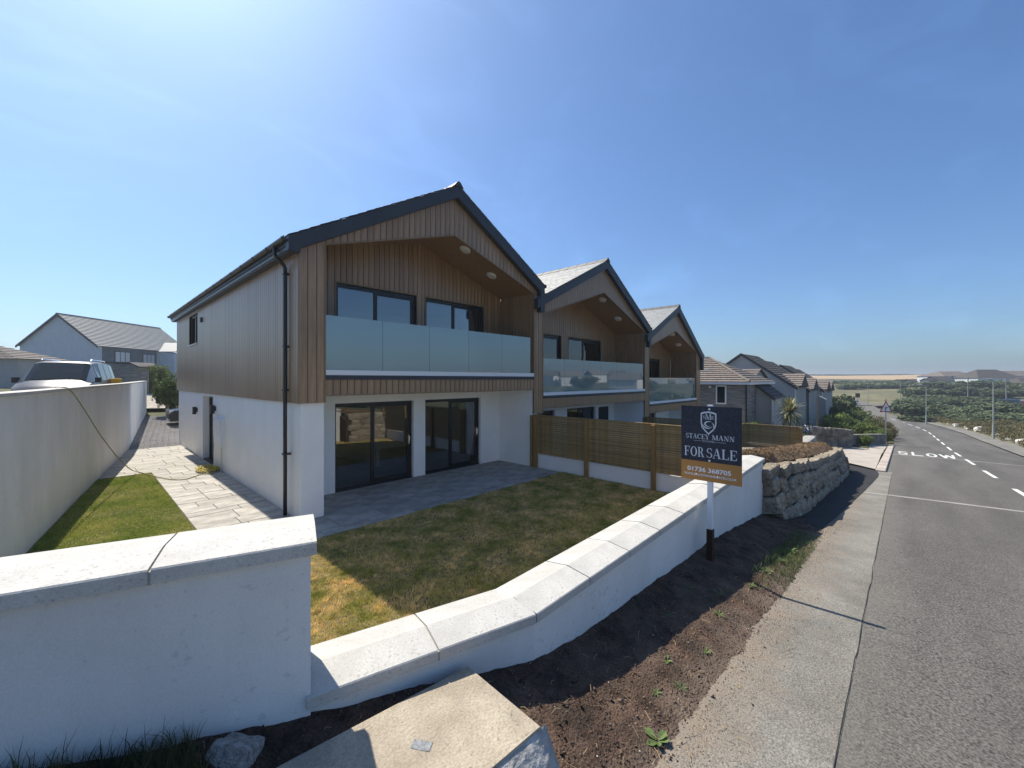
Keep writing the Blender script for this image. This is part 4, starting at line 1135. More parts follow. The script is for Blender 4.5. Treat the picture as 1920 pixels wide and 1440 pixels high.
# ------------------------------------------------------------------ sale board
def serif(ch):
    """letter outlines as convex pieces in a unit-high box: returns (width, pieces)"""
    P = []
    def rc(x0, y0, x1, y1): P.append([(x0, y0), (x1, y0), (x1, y1), (x0, y1)])
    def arc(cx, cy, rx, ry, a0, a1, tx, ty, n=10):
        for i in range(n):
            a, b = R(a0 + (a1 - a0) * i / n), R(a0 + (a1 - a0) * (i + 1) / n)
            P.append([(cx + rx * math.cos(a), cy + ry * math.sin(a)), (cx + rx * math.cos(b), cy + ry * math.sin(b)), (cx + (rx - tx) * math.cos(b), cy + (ry - ty) * math.sin(b)), (cx + (rx - tx) * math.cos(a), cy + (ry - ty) * math.sin(a))])
    def dg(x0, y0, x1, y1, w): P.append([(x0, y0), (x0 + w, y0), (x1 + w, y1), (x1, y1)])
    s = .17; h = .055
    if ch in 'FEL':
        rc(.08, h, .08 + s, 1 - h); rc(0, 0, .36 if ch == 'F' else .7, h); w = .74
        if ch != 'L':
            rc(0, 1 - h, .7, 1); rc(.65, .76, .7, 1 - h); rc(.08 + s, .48, .5, .53); rc(.47, .38, .52, .64)
        else: rc(0, 1 - h, .36, 1)
        if ch != 'F': rc(.65, h, .72, .27)
    elif ch == 'T': rc(.29, h, .29 + s, 1 - h); rc(.18, 0, .58, h); rc(0, 1 - h, .76, 1); rc(0, .76, .05, 1 - h); rc(.71, .76, .76, 1 - h); w = .8
    elif ch == 'A': dg(.0, h, .34, 1, .05); dg(.55, h, .28, 1, .17); rc(.16, .3, .6, .345); rc(-.06, 0, .16, h); rc(.48, 0, .82, h); w = .82
    elif ch == 'Y': dg(.29, .42, .02, 1 - h, .18); dg(.39, .42, .66, 1 - h, .05); rc(.30, h, .30 + s, .45); rc(.18, 0, .6, h); rc(-.05, 1 - h, .3, 1); rc(.54, 1 - h, .8, 1); w = .78
    elif ch == 'M': rc(.08, h, .13, 1 - h); rc(.8, h, .8 + s, 1 - h); dg(.42, 0, .06, 1, .17); dg(.46, 0, .8, 1, .05); rc(-.02, 0, .24, h); rc(.7, 0, 1.06, h); rc(-.02, 1 - h, .2, 1); rc(.8, 1 - h, 1.06, 1); w = 1.08
    elif ch == 'N': rc(.1, h, .15, 1 - h); rc(.68, 0, .73, 1 - h); dg(.56, 0, .06, 1, .17); rc(0, 0, .26, h); rc(-.02, 1 - h, .2, 1); rc(.56, 1 - h, .84, 1); w = .86
    elif ch == 'O': arc(.44, .5, .44, .51, 0, 360, .18, .05, 20); w = .9
    elif ch == 'C': arc(.44, .5, .44, .51, 45, 318, .18, .05, 18); rc(.70, .70, .75, .97); w = .82
    elif ch == 'S': arc(.30, .735, .29, .265, 40, 270, .12, .055, 12); arc(.30, .265, .31, .265, 90, -140, .13, .055, 12); rc(.52, .72, .56, .97); rc(.0, .03, .04, .28); w = .64
    elif ch == 'R': rc(.08, h, .08 + s, 1 - h); rc(0, 0, .36, h); rc(0, 1 - h, .36, 1); arc(.34, .74, .32, .26, -90, 90, .16, .05, 10); dg(.6, h, .34, .5, .16); rc(.52, 0, .84, h); w = .84
    else: w = .38
    return w, P
sign = thing('sale_board', (1.365, -6.69, .74), 'navy and orange FOR SALE board on a white post beside the garden wall', 'sign')
bx_, by0, by1, bz0, bz1 = 1.357, -7.015, -6.40, 1.575, 2.385
zsplit = 1.785
# board faces towards -x; its u axis (reading direction) runs towards -y
MB().box(bx_, bx_ + .006, by0, by1, zsplit, bz1).build('board_face', m_sign_blue, sign)
MB().box(bx_, bx_ + .006, by0, by1, bz0, zsplit - .0005).build('board_footer', m_sign_or, sign)
MB().box(bx_ + .0065, bx_ + .05, -6.725, -6.675, 1.06, 2.40).build('post', m_white, sign)
MB().box(bx_ - .005, bx_ + .06, -6.73, -6.67, .55, 1.06).build('post_base', m_browntar, sign)
BW = by1 - by0
def lay(pieces, mat, name, dz=.001):
    mb = MB()
    for q in pieces:
        a = [(bx_ - dz, by1 - u, v) for u, v in q]; b = [(bx_ - dz + .0008, by1 - u, v) for u, v in q]
        mb.prism(a, b)
    return mb.build(name, mat, sign)
def serif_line(text, u0, u1, z, hgt, mat, name='lettering', gap=.09):
    adv = [serif(c)[0] for c in text]; tot = sum(adv) + gap * (len(text) - 1)
    sx = (u1 - u0) / tot; u = u0; pcs = []
    for c, w in zip(text, adv):
        for q in serif(c)[1]: pcs.append([(u + a * sx, z + b * hgt) for a, b in q])
        u += (w + gap) * sx
    return lay(pcs, mat, name)
serif_line('STACEY', .052, .296, 2.028, .052, m_sign_txt)
serif_line('MANN', .327, .548, 2.028, .052, m_sign_txt)
serif_line('ESTATES', .228, .362, 1.998, .018, m_sign_txt, gap=.16)
lay([[(.135, 2.005), (.218, 2.005), (.218, 2.0075), (.135, 2.0075)], [(.372, 2.005), (.465, 2.005), (.465, 2.0075), (.372, 2.0075)]], m_sign_txt, 'rule_line')
serif_line('FOR', .036, .246, 1.832, .105, m_sign_txt)
serif_line('SALE', .272, .570, 1.832, .105, m_sign_txt)
def sans_line(text, u0, u1, z, hgt, mat, bold=.012):
    cu = bpy.data.curves.new('lettering', 'FONT'); cu.body = text; cu.size = 1; cu.offset = bold; cu.resolution_u = 3
    ob = bpy.data.objects.new('lettering_source', cu); COL.objects.link(ob)
    bpy.context.view_layer.update()
    me = bpy.data.meshes.new_from_object(ob.evaluated_get(bpy.context.evaluated_depsgraph_get()))
    bpy.data.objects.remove(ob)
    vs = [v.co.copy() for v in me.vertices]
    x0, x1 = min(v.x for v in vs), max(v.x for v in vs); y0, y1 = min(v.y for v in vs), max(v.y for v in vs)
    mb = MB(); pw = ORI[sign.name]
    for v in me.vertices:
        u = u0 + (v.co.x - x0) / (x1 - x0) * (u1 - u0); h_ = (v.co.y - y0) / (y1 - y0) * hgt
        v.co = Vector((bx_ - .0012, by1 - u, z + h_)) - pw
    o = bpy.data.objects.new('lettering', me); COL.objects.link(o); o.parent = sign
    me.materials.clear(); me.materials.append(mat)
sans_line('01736', .066, .262, 1.668, .052, m_sign_wht, .03)
sans_line('368705', .285, .515, 1.668, .052, m_sign_wht, .03)
sans_line('WWW.STACEYMANNESTATES.CO.UK', .032, .568, 1.622, .026, m_sign_wht, .02)
# shield emblem
sh = [(-.080, .105), (-.045, .118), (0, .124), (.045, .118), (.080, .105), (.081, 0), (.072, -.05), (.04, -.09), (0, -.128), (-.04, -.09), (-.072, -.05), (-.081, 0)]
cu_, cz_ = .290, 2.208
outer = [(cu_ + a, cz_ + b) for a, b in sh]; inner = [(cu_ + a * .84, cz_ + b * .86) for a, b in sh]
n = len(sh)
lay([[outer[i], outer[(i + 1) % n], inner[(i + 1) % n], inner[i]] for i in range(n)], m_sign_txt, 'emblem')
for ch, u0, u1, z, hh in (('S', -.055, -.026, .040, .036), ('M', -.03, .03, .036, .062), ('E', .030, .058, .040, .036)):
    serif_line(ch, cu_ + u0, cu_ + u1, cz_ + z, hh, m_sign_txt, 'emblem')
def swirl(cx, cz, rx, rz, a0, a1, t0, t1, n=14):
    q = []
    for i in range(n):
        f0, f1 = i / n, (i + 1) / n
        a, b = R(a0 + (a1 - a0) * f0), R(a0 + (a1 - a0) * f1)
        ta, tb = t0 + (t1 - t0) * f0, t0 + (t1 - t0) * f1
        ta, tb = ta * math.sin(math.pi * min(.97, f0 + .06)), tb * math.sin(math.pi * min(.97, f1 + .06))
        q.append([(cx + rx * math.cos(a), cz + rz * math.sin(a)), (cx + rx * math.cos(b), cz + rz * math.sin(b)), (cx + (rx - tb) * math.cos(b), cz + (rz - tb) * math.sin(b)), (cx + (rx - ta) * math.cos(a), cz + (rz - ta) * math.sin(a))])
    return q
lay(swirl(cu_ + .005, cz_ - .012, .05, .032, 60, 300, .014, .02) + swirl(cu_ - .01, cz_ - .005, .055, .06, 185, 330, .012, .016) + swirl(cu_ + .03, cz_ - .045, .03, .05, -60, 100, .01, .012), m_sign_txt, 'emblem')
for z in (2.355, 1.80): MB().tube([(bx_ - .006, -6.70, z), (bx_ - .0005, -6.70, z)], .011, 12).build('fixing_cap', m_sign_wht, sign)

# ------------------------------------------------------------------ concrete slab, rock, weeds at the camera's feet
cs = thing('concrete_slab', (-2.4, -6.8, 1.1), 'weathered pale concrete block half buried in soil at the wall foot, small metal plate on top', 'slab')
top = [(-1.87, -6.50), (-1.90, -7.03), (-2.17, -7.02), (-3.4, -6.95), (-3.2, -6.42), (-2.77, -6.41)]
zt_ = lambda p: 1.125 + .02 * (p[0] + 1.9) * -1
def ringz(ps, dz, grow=0):
    c = Vector((sum(p[0] for p in ps) / len(ps), sum(p[1] for p in ps) / len(ps)))
    return [(p[0] + (p[0] - c.x) * grow, p[1] + (p[1] - c.y) * grow, zt_(p) + dz) for p in ps]
mb = MB(); a = ringz(top, 0); b = ringz(top, -.008, .012); c = ringz(top, -.35, .03); n = len(top)
vs = a + b + c; fs = [tuple(range(n))]
for k in range(2):
    for i in range(n): fs.append((k * n + i, k * n + (i + 1) % n, (k + 1) * n + (i + 1) % n, (k + 1) * n + i))
mb.add(vs, fs); mb.build('slab_top', m_slabc, cs)
pm = MB()
u = Vector((.56, .83, 0)).normalized() if False else Vector((-.55, .84, 0)).normalized()
v_ = Vector((u.y, -u.x, 0)); c_ = Vector((-2.325, -6.735, 1.1325))
q = [c_ + u * .042 + v_ * .022, c_ - u * .042 + v_ * .022, c_ - u * .042 - v_ * .022, c_ + u * .042 - v_ * .022]
pm.prism(q, [x + Vector((0, 0, .003)) for x in q]); pm.build('metal_plate', pmat('tarnished_plate', (.22, .23, .24), .7, .4, 60, spec=.3), cs)
# rough lump cast against its road side
mb = MB(); NL = 14
for i in range(NL + 1):
    f = i / NL; s = -1.86 - 1.2 * f
    for j in range(9):
        g = j / 8
        y = -7.03 + .02 * f - .30 * g * (1 - .25 * f) * (min(1, f * 6 + .35)); z = 1.118 - .26 * g ** 1.5 - .03 * math.sin(g * 3)
        q = Vector((s * 6, y * 6, z * 4))
        mb.v.append((s + .02 * noise.noise(q), y + .02 * noise.noise(q + Vector((7, 0, 0))) * g, z + .03 * noise.noise(q * .9) * min(1, g * 4) + .012 * noise.noise(q * 3) * min(1, g * 4)))
for i in range(NL):
    for j in range(8): mb.f.append((i * 9 + j, i * 9 + j + 1, (i + 1) * 9 + j + 1, (i + 1) * 9 + j))
mb.build('rough_side', m_rock, cs, smooth=False)
rk = rock_mesh('boulder', m_rock, 5, .28, 3, .45)
o = bpy.data.objects.new('boulder', rk); COL.objects.link(o); o.location = (-2.90, -6.27, 1.15); o.scale = (.12, .17, .17); o.rotation_euler = (.2, .3, .7)
tag(o, 'single pale rough stone at the foot of the near wall', 'stone')

def weed(loc, n, size, mat, seed, label, broad=.45, up=.5):
    rr = random.Random(seed); root = thing('weed', loc, label, 'weed')
    for i in range(n):
        a = 2 * math.pi * i / n + rr.uniform(-.4, .4); L = size * rr.uniform(.6, 1.1); wd = L * broad * .5
        d = Vector((math.cos(a), math.sin(a), 0)); p = Vector((-d.y, d.x, 0)); e = rr.uniform(up * .5, up * 1.3)
        P = [Vector(loc) + d * (L * f) + Vector((0, 0, L * e * f * (1.25 - .8 * f))) for f in (0.05, .35, .7, 1)]
        vs = [P[0], P[1] + p * wd * .8 , P[1] - p * wd * .8, P[2] + p * wd, P[2] - p * wd, P[3], P[1] - Vector((0, 0, wd * .25)), P[2] - Vector((0, 0, wd * .25))]
        MB().add(vs, [(0, 1, 6), (0, 6, 2), (1, 3, 7, 6), (6, 7, 4, 2), (3, 5, 7), (7, 5, 4)]).build('leaf', mat, root)
    return root
WL = [((-1.22, -7.27), 5, .085, 'broad bright green weed with the largest leaves, nearest the road edge', .6, .7),
      ((-.90, -7.12), 6, .05, 'small spindly weed just behind the broad leaved one', .35, .6),
      ((-.72, -7.20), 14, .06, 'yellow green grassy tuft in the soil near the road', .1, .9),
      ((-.55, -7.04), 6, .055, 'dark leafy weed in open soil halfway to the wall', .45, .5),
      ((-.20, -7.18), 7, .045, 'low weed right of the dark leafy one', .4, .5),
      ((-.05, -6.86), 6, .04, 'small bright weed alone in brown soil nearer the wall', .45, .6),
      ((.40, -7.08), 10, .07, 'sprawling thin weed below the post shadow', .2, .6),
      ((.75, -6.98), 8, .06, 'pale weed close under the wall shadow edge', .3, .7),
      ((1.26, -7.12), 9, .06, 'thin weed just above the post shadow line', .25, .7),
      ((1.80, -7.14), 12, .07, 'weed clump at the verge beyond the sale board', .25, .7),
      ((2.35, -7.16), 12, .08, 'green weed clump in the shade edge past the sale board', .25, .8),
      ((2.9, -7.18), 14, .09, 'leafy weed clump before the dark tarmac', .25, .8),
      ((.55, -6.78), 5, .05, 'shaded sprig of weed at the foot of the white wall', .4, .9)]
for i, (p, n, sz, lb, br, up) in enumerate(WL):
    weed((p[0], p[1], soil_z(*p) + .0), n, sz, m_weed, 100 + i, lb, br, up)
blades('verge_grass', 2200, (1.3, 4.2, -7.36, -7.05), .03, .09, .004, m_weed, lambda x, y: np.array([soil_z(a, b) for a, b in zip(x, y)]), keep=lambda x, y: rng.random(len(x)) < np.interp(x, [1.3, 2.4, 3.3, 4.2], [.1, .8, .9, .2]),
       label='thin green grass along the outer edge of the soil bank', cat='grass', kind='stuff')
# dark long grass under the tall wall
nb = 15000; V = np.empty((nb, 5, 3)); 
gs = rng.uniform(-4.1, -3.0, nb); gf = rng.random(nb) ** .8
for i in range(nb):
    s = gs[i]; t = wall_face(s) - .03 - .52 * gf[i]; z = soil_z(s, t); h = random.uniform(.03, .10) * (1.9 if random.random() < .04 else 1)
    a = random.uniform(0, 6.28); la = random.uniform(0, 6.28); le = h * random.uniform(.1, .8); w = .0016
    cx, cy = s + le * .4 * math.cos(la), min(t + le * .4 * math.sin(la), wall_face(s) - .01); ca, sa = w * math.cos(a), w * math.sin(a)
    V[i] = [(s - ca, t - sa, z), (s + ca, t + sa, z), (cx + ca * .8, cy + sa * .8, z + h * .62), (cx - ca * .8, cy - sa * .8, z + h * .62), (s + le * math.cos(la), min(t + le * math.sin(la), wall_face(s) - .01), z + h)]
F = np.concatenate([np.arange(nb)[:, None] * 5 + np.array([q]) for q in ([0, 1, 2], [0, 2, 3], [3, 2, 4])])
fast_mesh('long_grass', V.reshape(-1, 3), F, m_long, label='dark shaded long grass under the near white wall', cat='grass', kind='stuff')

# ------------------------------------------------------------------ hose and cable on the path
cab = [(-3.62, 3.4, 2.53), (-3.55, 4.05, 2.52), (-3.42, 4.2, 2.44), (-3.22, 4.75, 2.0), (-2.95, 5.5, 1.35), (-2.62, 6.35, .68), (-2.32, 7.15, .2), (-2.12, 7.7, .02), (-1.85, 6.5, .03), (-1.6, 5.85, .02), (-1.35, 5.65, .015), (-1.0, 6.0, .02), (-.7, 6.35, .05)]
def smooth_path(p, n=6):
    out = []; P = [Vector(q) for q in p]
    for i in range(len(P) - 1):
        a, b, c, d = P[max(i - 1, 0)], P[i], P[i + 1], P[min(i + 2, len(P) - 1)]
        for k in range(n):
            t = k / n
            out.append(.5 * ((2 * b) + (c - a) * t + (2 * a - 5 * b + 4 * c - d) * t * t + (3 * b - a - 3 * c + d) * t ** 3))
    return out + [P[-1]]
MB().tube(smooth_path(cab), .011, 6).build('cable', m_cable, smooth=True, label='olive yellow cable slung from the boundary wall down across the path', cat='cable')
rr = random.Random(3); hp = []
for i in range(150):
    a = i * .55 + rr.uniform(-.5, .5); r_ = .08 + .22 * abs(math.sin(i * .21)) + rr.uniform(-.07, .09)
    hp.append((-.72 + r_ * math.cos(a) * .8, 6.5 + r_ * math.sin(a) * 1.5, .02 + .05 * (i / 150) + .05 * abs(math.sin(i * .37))))
MB().tube(smooth_path(hp, 2), .0095, 5).build('hose_coil', m_hose, smooth=True, label='tangled yellow hose heaped on the path by the meter box', cat='hose')
MB().tube(smooth_path([(-.62, 6.7, .05), (-.5, 7.0, .1), (-.46, 7.18, .5), (-.45, 7.2, .85), (-.47, 7.1, .95)]), .012, 6).build('black_lead', m_plastic, smooth=True, label='short black lead hanging by the side door above the hose', cat='cable')

# ------------------------------------------------------------------ vehicles
def vehicle(name, st, wheels, paint, loc, rz, label, W, glass_from, zb, group=None, parts=True):
    """st: stations front to back (x, z belt/shoulder, z top, half width at belt, half width at top)"""
    root = thing(name, loc, label, 'van' if 'van' in name else 'car', group, rz)
    rings = []
    for x, zs, zt, wb, wt in st:
        wl = wb * .96
        rings.append([(x, -wl, zb), (x, -wb * 1.0, zb + .22), (x, -wb, zs), (x, -wt, zt - .05), (x, -wt * .8, zt), (x, 0, zt + .015), (x, wt * .8, zt), (x, wt, zt - .05), (x, wb, zs), (x, wb, zb + .22), (x, wl, zb)])
    n = 11; vs = [v for r_ in rings for v in r_]; fs = []
    for i in range(len(rings) - 1):
        for k in range(n): fs.append((i * n + k, i * n + (k + 1) % n, (i + 1) * n + (k + 1) % n, (i + 1) * n + k))
    fs += [tuple(range(n)), tuple(range(len(vs) - n, len(vs)))]
    body = MB().add(vs, fs).build('body', paint, root, smooth=True)
    mod = body.modifiers.new('edge', 'EDGE_SPLIT'); mod.split_angle = R(38)
    def off(p, q, t): return tuple(a + (b - a) * t for a, b in zip(p, q))
    def panel(nm, quad, shrink, outw, mat):
        c = Vector([sum(p[i] for p in quad) / 4 for i in range(3)])
        nrm = (Vector(quad[1]) - Vector(quad[0])).cross(Vector(quad[3]) - Vector(quad[0])).normalized()
        if nrm.dot(c - Vector((c.x * .9, 0, .8))) < 0: nrm = -nrm
        q = [Vector(p) + (c - Vector(p)) * shrink + nrm * outw for p in quad]
        return MB().prism(q, [p - nrm * .02 for p in q]).build(nm, mat, root)
    a, b = glass_from
    A, B = rings[a], rings[b]
    # windscreen follows the crown: two halves side by side as one pane
    mb = MB()
    rows_ = []
    for f in (.06, .94):
        rows_.append([tuple(A[k][i] + (B[k][i] - A[k][i]) * f + ((.012 if i == 2 else .01) if i != 1 else 0) for i in range(3)) for k in (3, 4, 5, 6, 7)])
    for k in range(4): mb.add([rows_[0][k], rows_[0][k + 1], rows_[1][k + 1], rows_[1][k]], [(0, 1, 2, 3)])
    mb.build('windscreen', m_carglass, root)
    for sgn, ka, kb in ((-1, 2, 3), (1, 8, 7)):
        for i in range(b, len(rings) - 2):
            panel('side_window', [rings[i][ka], rings[i + 1][ka], rings[i + 1][kb], rings[i][kb]], .1, .008, m_carglass)
    L_ = len(rings) - 1
    panel('rear_window', [rings[L_][2], rings[L_][8], rings[L_][7], rings[L_][3]], .15, .01, m_carglass)
    for x in wheels:
        for sgn in (-1, 1):
            yw = sgn * (W - .12)
            w = MB().tube([(x, yw - .11, .33), (x, yw + .11, .33)], .33, 20).build('wheel', m_tyre, root, smooth=False)
            MB().tube([(x, yw + sgn * .08, .33), (x, yw + sgn * .118, .33)], .2, 12).build('rim', m_steel, w)
    fx = st[0][0]
    for sgn in (-1, 1):
        MB().box(fx - .16, fx + .012, sgn * (W - .38) - .16, sgn * (W - .38) + .16, zb + .42, zb + .58).build('headlight', m_headl, root)
        m_x = st[a][0] - .35
        MB().box(m_x - .08, m_x + .06, sgn * (W + .02), sgn * (W + .2), st[a][1] + .02, st[a][1] + .22).build('mirror', m_plastic, root)
    MB().box(fx - .02, fx + .02, -.5, .5, zb + .12, zb + .36).build('grille', m_plastic, root)
    MB().box(fx - .01, fx + .025, -.26, .26, zb + .02, zb + .12).build('number_plate', m_whitesign, root)
    return root
van_st = [(2.45, .78, .86, .80, .62), (2.30, .92, 1.00, .90, .72), (1.62, 1.08, 1.17, .97, .80), (.62, 1.15, 1.90, .98, .76), (.10, 1.15, 1.95, .98, .80), (-.75, 1.15, 1.96, .98, .80), (-1.7, 1.15, 1.95, .98, .80), (-2.45, 1.14, 1.90, .96, .78), (-2.52, 1.05, 1.5, .95, .80)]
v = vehicle('parked_van', van_st, (1.55, -1.45), m_silver, (-3.56, 16.2, 1.45), R(-90 - 12), 'silver people van with roof bars parked facing us above the boundary wall', .97, (2, 3), .22)
for sgn in (-1, 1):
    MB().tube([(.3, sgn * .68, 1.97), (.2, sgn * .68, 2.02), (-1.9, sgn * .68, 2.02), (-2.0, sgn * .68, 1.96)], .02, 6).build('roof_bar', m_chrome, v)
car_st = [(2.05, .62, .70, .72, .55), (1.90, .74, .80, .82, .66), (1.05, .88, .95, .88, .72), (.35, .93, 1.42, .89, .62), (-.4, .94, 1.50, .89, .66), (-1.3, .94, 1.46, .88, .64), (-1.95, .93, 1.15, .85, .62), (-2.1, .80, .98, .80, .66)]
vehicle('parked_car', car_st, (1.3, -1.3), m_white_paint, (-7.15, 13.1, 1.46), R(-90 - 15), 'pale car at the left edge of the photo beside the silver van', .88, (2, 3), .2)
vehicle('parked_car', car_st, (1.3, -1.3), m_black_paint, (1.92, 19.3, .33), R(180), 'dark car nose just showing behind the back corner of the near house', .88, (2, 3), .2)
x, y = far(103.5, 86); vehicle('parked_van', van_st, (1.55, -1.45), m_navy_paint, (x, y, float(ground_z(x, y)) + .75), R(150), 'dark blue van parked beyond the scrub on the right', .97, (2, 3), .22)
x, y = far(108.5, 87); vehicle('parked_car', car_st, (1.3, -1.3), m_red_paint, (x, y, float(ground_z(x, y)) + .75), R(140), 'red car at the right edge beyond the scrub', .88, (2, 3), .2)
MB().cbox(-2.35, -1.95, 17.4, 17.7, 2.2, 2.72, .03).tube([(-2.15, 17.55, 1.4), (-2.15, 17.55, 2.3)], .03, 8).build('yellow_box', m_yellow, label='small yellow box just above the boundary wall behind the van', cat='box')
# ------------------------------------------------------------------ planting
ORD = ['first', 'second', 'third', 'fourth', 'fifth', 'sixth', 'seventh', 'eighth', 'ninth', 'tenth', 'eleventh', 'twelfth', 'thirteenth', 'fourteenth', 'fifteenth', 'sixteenth', 'seventeenth', 'eighteenth', 'nineteenth', 'twentieth']
for q_ in ('twenty', 'thirty'):
    ORD += [q_ + '-' + w_ for w_ in ORD[:9]] + ['thirtieth' if q_ == 'twenty' else 'fortieth']
cnt = {}
def nth(key):
    cnt[key] = cnt.get(key, 0) + 1
    return ORD[cnt[key] - 1]
def leaf_cloud(n, lumps, size, seed, flat_=.5):
    """n leaves (bent diamonds) spread through the volume of several lumps -> V, F arrays"""
    r = np.random.default_rng(seed)
    L = np.array(lumps, float); vol = L[:, 3] * L[:, 4] * L[:, 5]
    idx = r.choice(len(L), n, p=vol / vol.sum())
    d = r.normal(size=(n, 3)); d /= np.linalg.norm(d, axis=1)[:, None]
    rad_ = r.random(n) ** .38
    wob = 1 + .22 * np.sin(d[:, 0] * 5 + idx) * np.cos(d[:, 1] * 6 + idx * 2) + .12 * np.sin(d[:, 2] * 11)
    c = L[idx, :3] + d * (rad_ * wob)[:, None] * L[idx, 3:6]
    c[:, 2] = np.maximum(c[:, 2], .02)
    nrm = d * .6 + r.normal(size=(n, 3)) * .6 + np.array([0, 0, .35]); nrm /= np.linalg.norm(nrm, axis=1)[:, None]
    a = np.cross(nrm, r.normal(size=(n, 3))); a /= np.linalg.norm(a, axis=1)[:, None]; b = np.cross(nrm, a)
    s = size * r.uniform(.6, 1.3, n)[:, None]
    V = np.stack([c - a * s, c + b * s * flat_ + nrm * s * .12, c + a * s, c - b * s * flat_ + nrm * s * .12], 1)
    return V.reshape(-1, 3), np.arange(4 * n).reshape(-1, 4)
def bush_mesh(name, n, lumps, size, seed, mat):
    V, F = leaf_cloud(n, lumps, size, seed)
    me = bpy.data.meshes.new(name)
    me.vertices.add(len(V)); me.vertices.foreach_set('co', V.astype(np.float32).ravel())
    me.loops.add(F.size); me.loops.foreach_set('vertex_index', F.astype(np.int32).ravel())
    me.polygons.add(len(F)); me.polygons.foreach_set('loop_start', np.arange(0, F.size, 4, dtype=np.int32))
    me.update(calc_edges=True); me.materials.append(mat)
    return me
def stem_mesh(name, lumps, seed):
    rr = random.Random(seed); mb = MB()
    for i in range(7):
        l = rr.choice(lumps); e = (l[0] * .7, l[1] * .7, l[2] + l[5] * .3)
        mb.tube([(0.05 * rr.uniform(-1, 1), .05 * rr.uniform(-1, 1), -.1), (e[0] * .4 + rr.uniform(-.1, .1), e[1] * .4, e[2] * .45), e], [.035, .025, .008], 5)
    me = mb.mesh(name); me.materials.append(m_bark); return me
def lumps_for(seed, n=6, w=1.0, h=1.0):
    rr = random.Random(seed); out = [(0, 0, h * .45, w * .55, w * .55, h * .45)]
    for i in range(n):
        a = rr.uniform(0, 6.28); q = rr.uniform(.25, .62) * w; zz = rr.uniform(.3, .78) * h; s = rr.uniform(.22, .40)
        out.append((q * math.cos(a), q * math.sin(a), zz, s * w, s * w, s * h * .8))
    return out
protos = {}
for kind, mat, sz, n in (('hedge', m_leafA, .05, 5200), ('scrub', m_leafB, .085, 3600), ('verge', m_leafC, .05, 3000)):
    for i in range(3):
        lp_ = lumps_for(hash(kind) % 7 * 0 + len(kind) * 31 + i * 7, 8)
        protos[kind, i] = (bush_mesh('crown', n, lp_, sz, i + len(kind), mat), stem_mesh('stems', lp_, i))
def bush(kind, i, loc, scale, label, group=None, name=None, cat='bush'):
    cm, sm_ = protos[kind, i % 3]
    root = thing(name or {'hedge': 'hedge_bush', 'scrub': 'scrub_bush', 'verge': 'verge_shrub'}[kind], loc, label, cat, group, rz=random.uniform(0, 6.28))
    for me, nm in ((cm, 'crown'), (sm_, 'stems')):
        o = bpy.data.objects.new(nm, me); COL.objects.link(o); o.parent = root; o.scale = scale
    return root
# hedges left of the road beyond the drive
HB = [(36.6, -6.75, 1.0, 1.0, 'hedge'), (38.4, -6.1, 1.25, 1.25, 'hedge'), (38.9, -7.25, .8, .85, 'verge'), (40.8, -6.5, 1.2, 1.2, 'hedge'), (41.5, -7.4, .8, .9, 'verge'), (43.2, -5.8, 1.4, 1.4, 'hedge'),
      (44.2, -7.3, .9, 1.0, 'verge'), (46.0, -6.6, 1.3, 1.35, 'verge'), (48.6, -7.1, 1.0, 1.1, 'verge'), (49.5, -5.6, 1.5, 1.5, 'hedge'), (52.5, -6.8, 1.2, 1.2, 'verge'), (56.5, -6.6, 1.3, 1.2, 'verge'),
      (41.0, -4.2, 1.5, 1.5, 'hedge'), (45.5, -3.6, 1.6, 1.9, 'hedge'), (50.5, -3.4, 1.8, 2.1, 'hedge'), (55.5, -4.2, 1.9, 1.8, 'hedge'), (61.0, -5.2, 1.8, 1.6, 'verge'), (60.5, -2.4, 2.2, 2.9, 'hedge'), (66.0, -3.4, 2.4, 2.4, 'hedge'), (67.5, -1.2, 2.8, 3.9, 'scrub'), (74, -2.2, 2.6, 3.2, 'scrub')]
for i, (x, y, w, h, kd) in enumerate(HB):
    bush(kd, i, (x, y, float(zr(x)) + .05), (w, w, h), ('%s leafy bush from the driveway in the hedge left of the road' % nth('hb')) if kd != 'verge' else ('%s clump of dry wild growth along the left kerb beyond the driveway' % nth('vb')), 'hedge bushes left of the road' if kd != 'verge' else 'wild growth at the left kerb')
# shrubs in the neighbours' gardens
x, y = far(12.2, 21.8); bush('hedge', 1, (x, y, -.75), (1.0, 1.0, 1.15), 'rounded green shrub directly behind the sale board edge', name='garden_shrub', cat='shrub')
x, y = far(14.9, 21.2); bush('hedge', 2, (x, y, -.75), (1.2, .9, .7), 'low green shrub at the foot of the spiky palm', name='garden_shrub', cat='shrub')
x, y = far(17.0, 24.5); bush('hedge', 0, (x, y, -1.1), (.8, .8, .6), 'low green shrub right of the spiky palm', name='garden_shrub', cat='shrub')
x, y = far(-20.1, 24.3); bush('hedge', 0, (x, y, .75), (1.25, 1.25, 2.3), 'tall green shrub beside the back corner of the near house', name='garden_shrub', cat='shrub')
x, y = far(-29.2, 33.5); bush('hedge', 1, (x, y, 1.2), (1.5, 1.5, 2.6), 'green shrub against the grey house beside the board fence', name='garden_shrub', cat='shrub')
x, y = far(-25.5, 30.0); bush('verge', 1, (x, y, .85), (1.3, .9, .35), 'patch of dry ground cover on the gravel by the tall shrub', name='garden_shrub', cat='shrub')
# low trough shrub by the old wall
bush('hedge', 2, (29.9, -6.55, float(zr(29.9)) + .15), (.55, .5, .75), 'small shrub growing against the old stone wall', name='garden_shrub', cat='shrub')
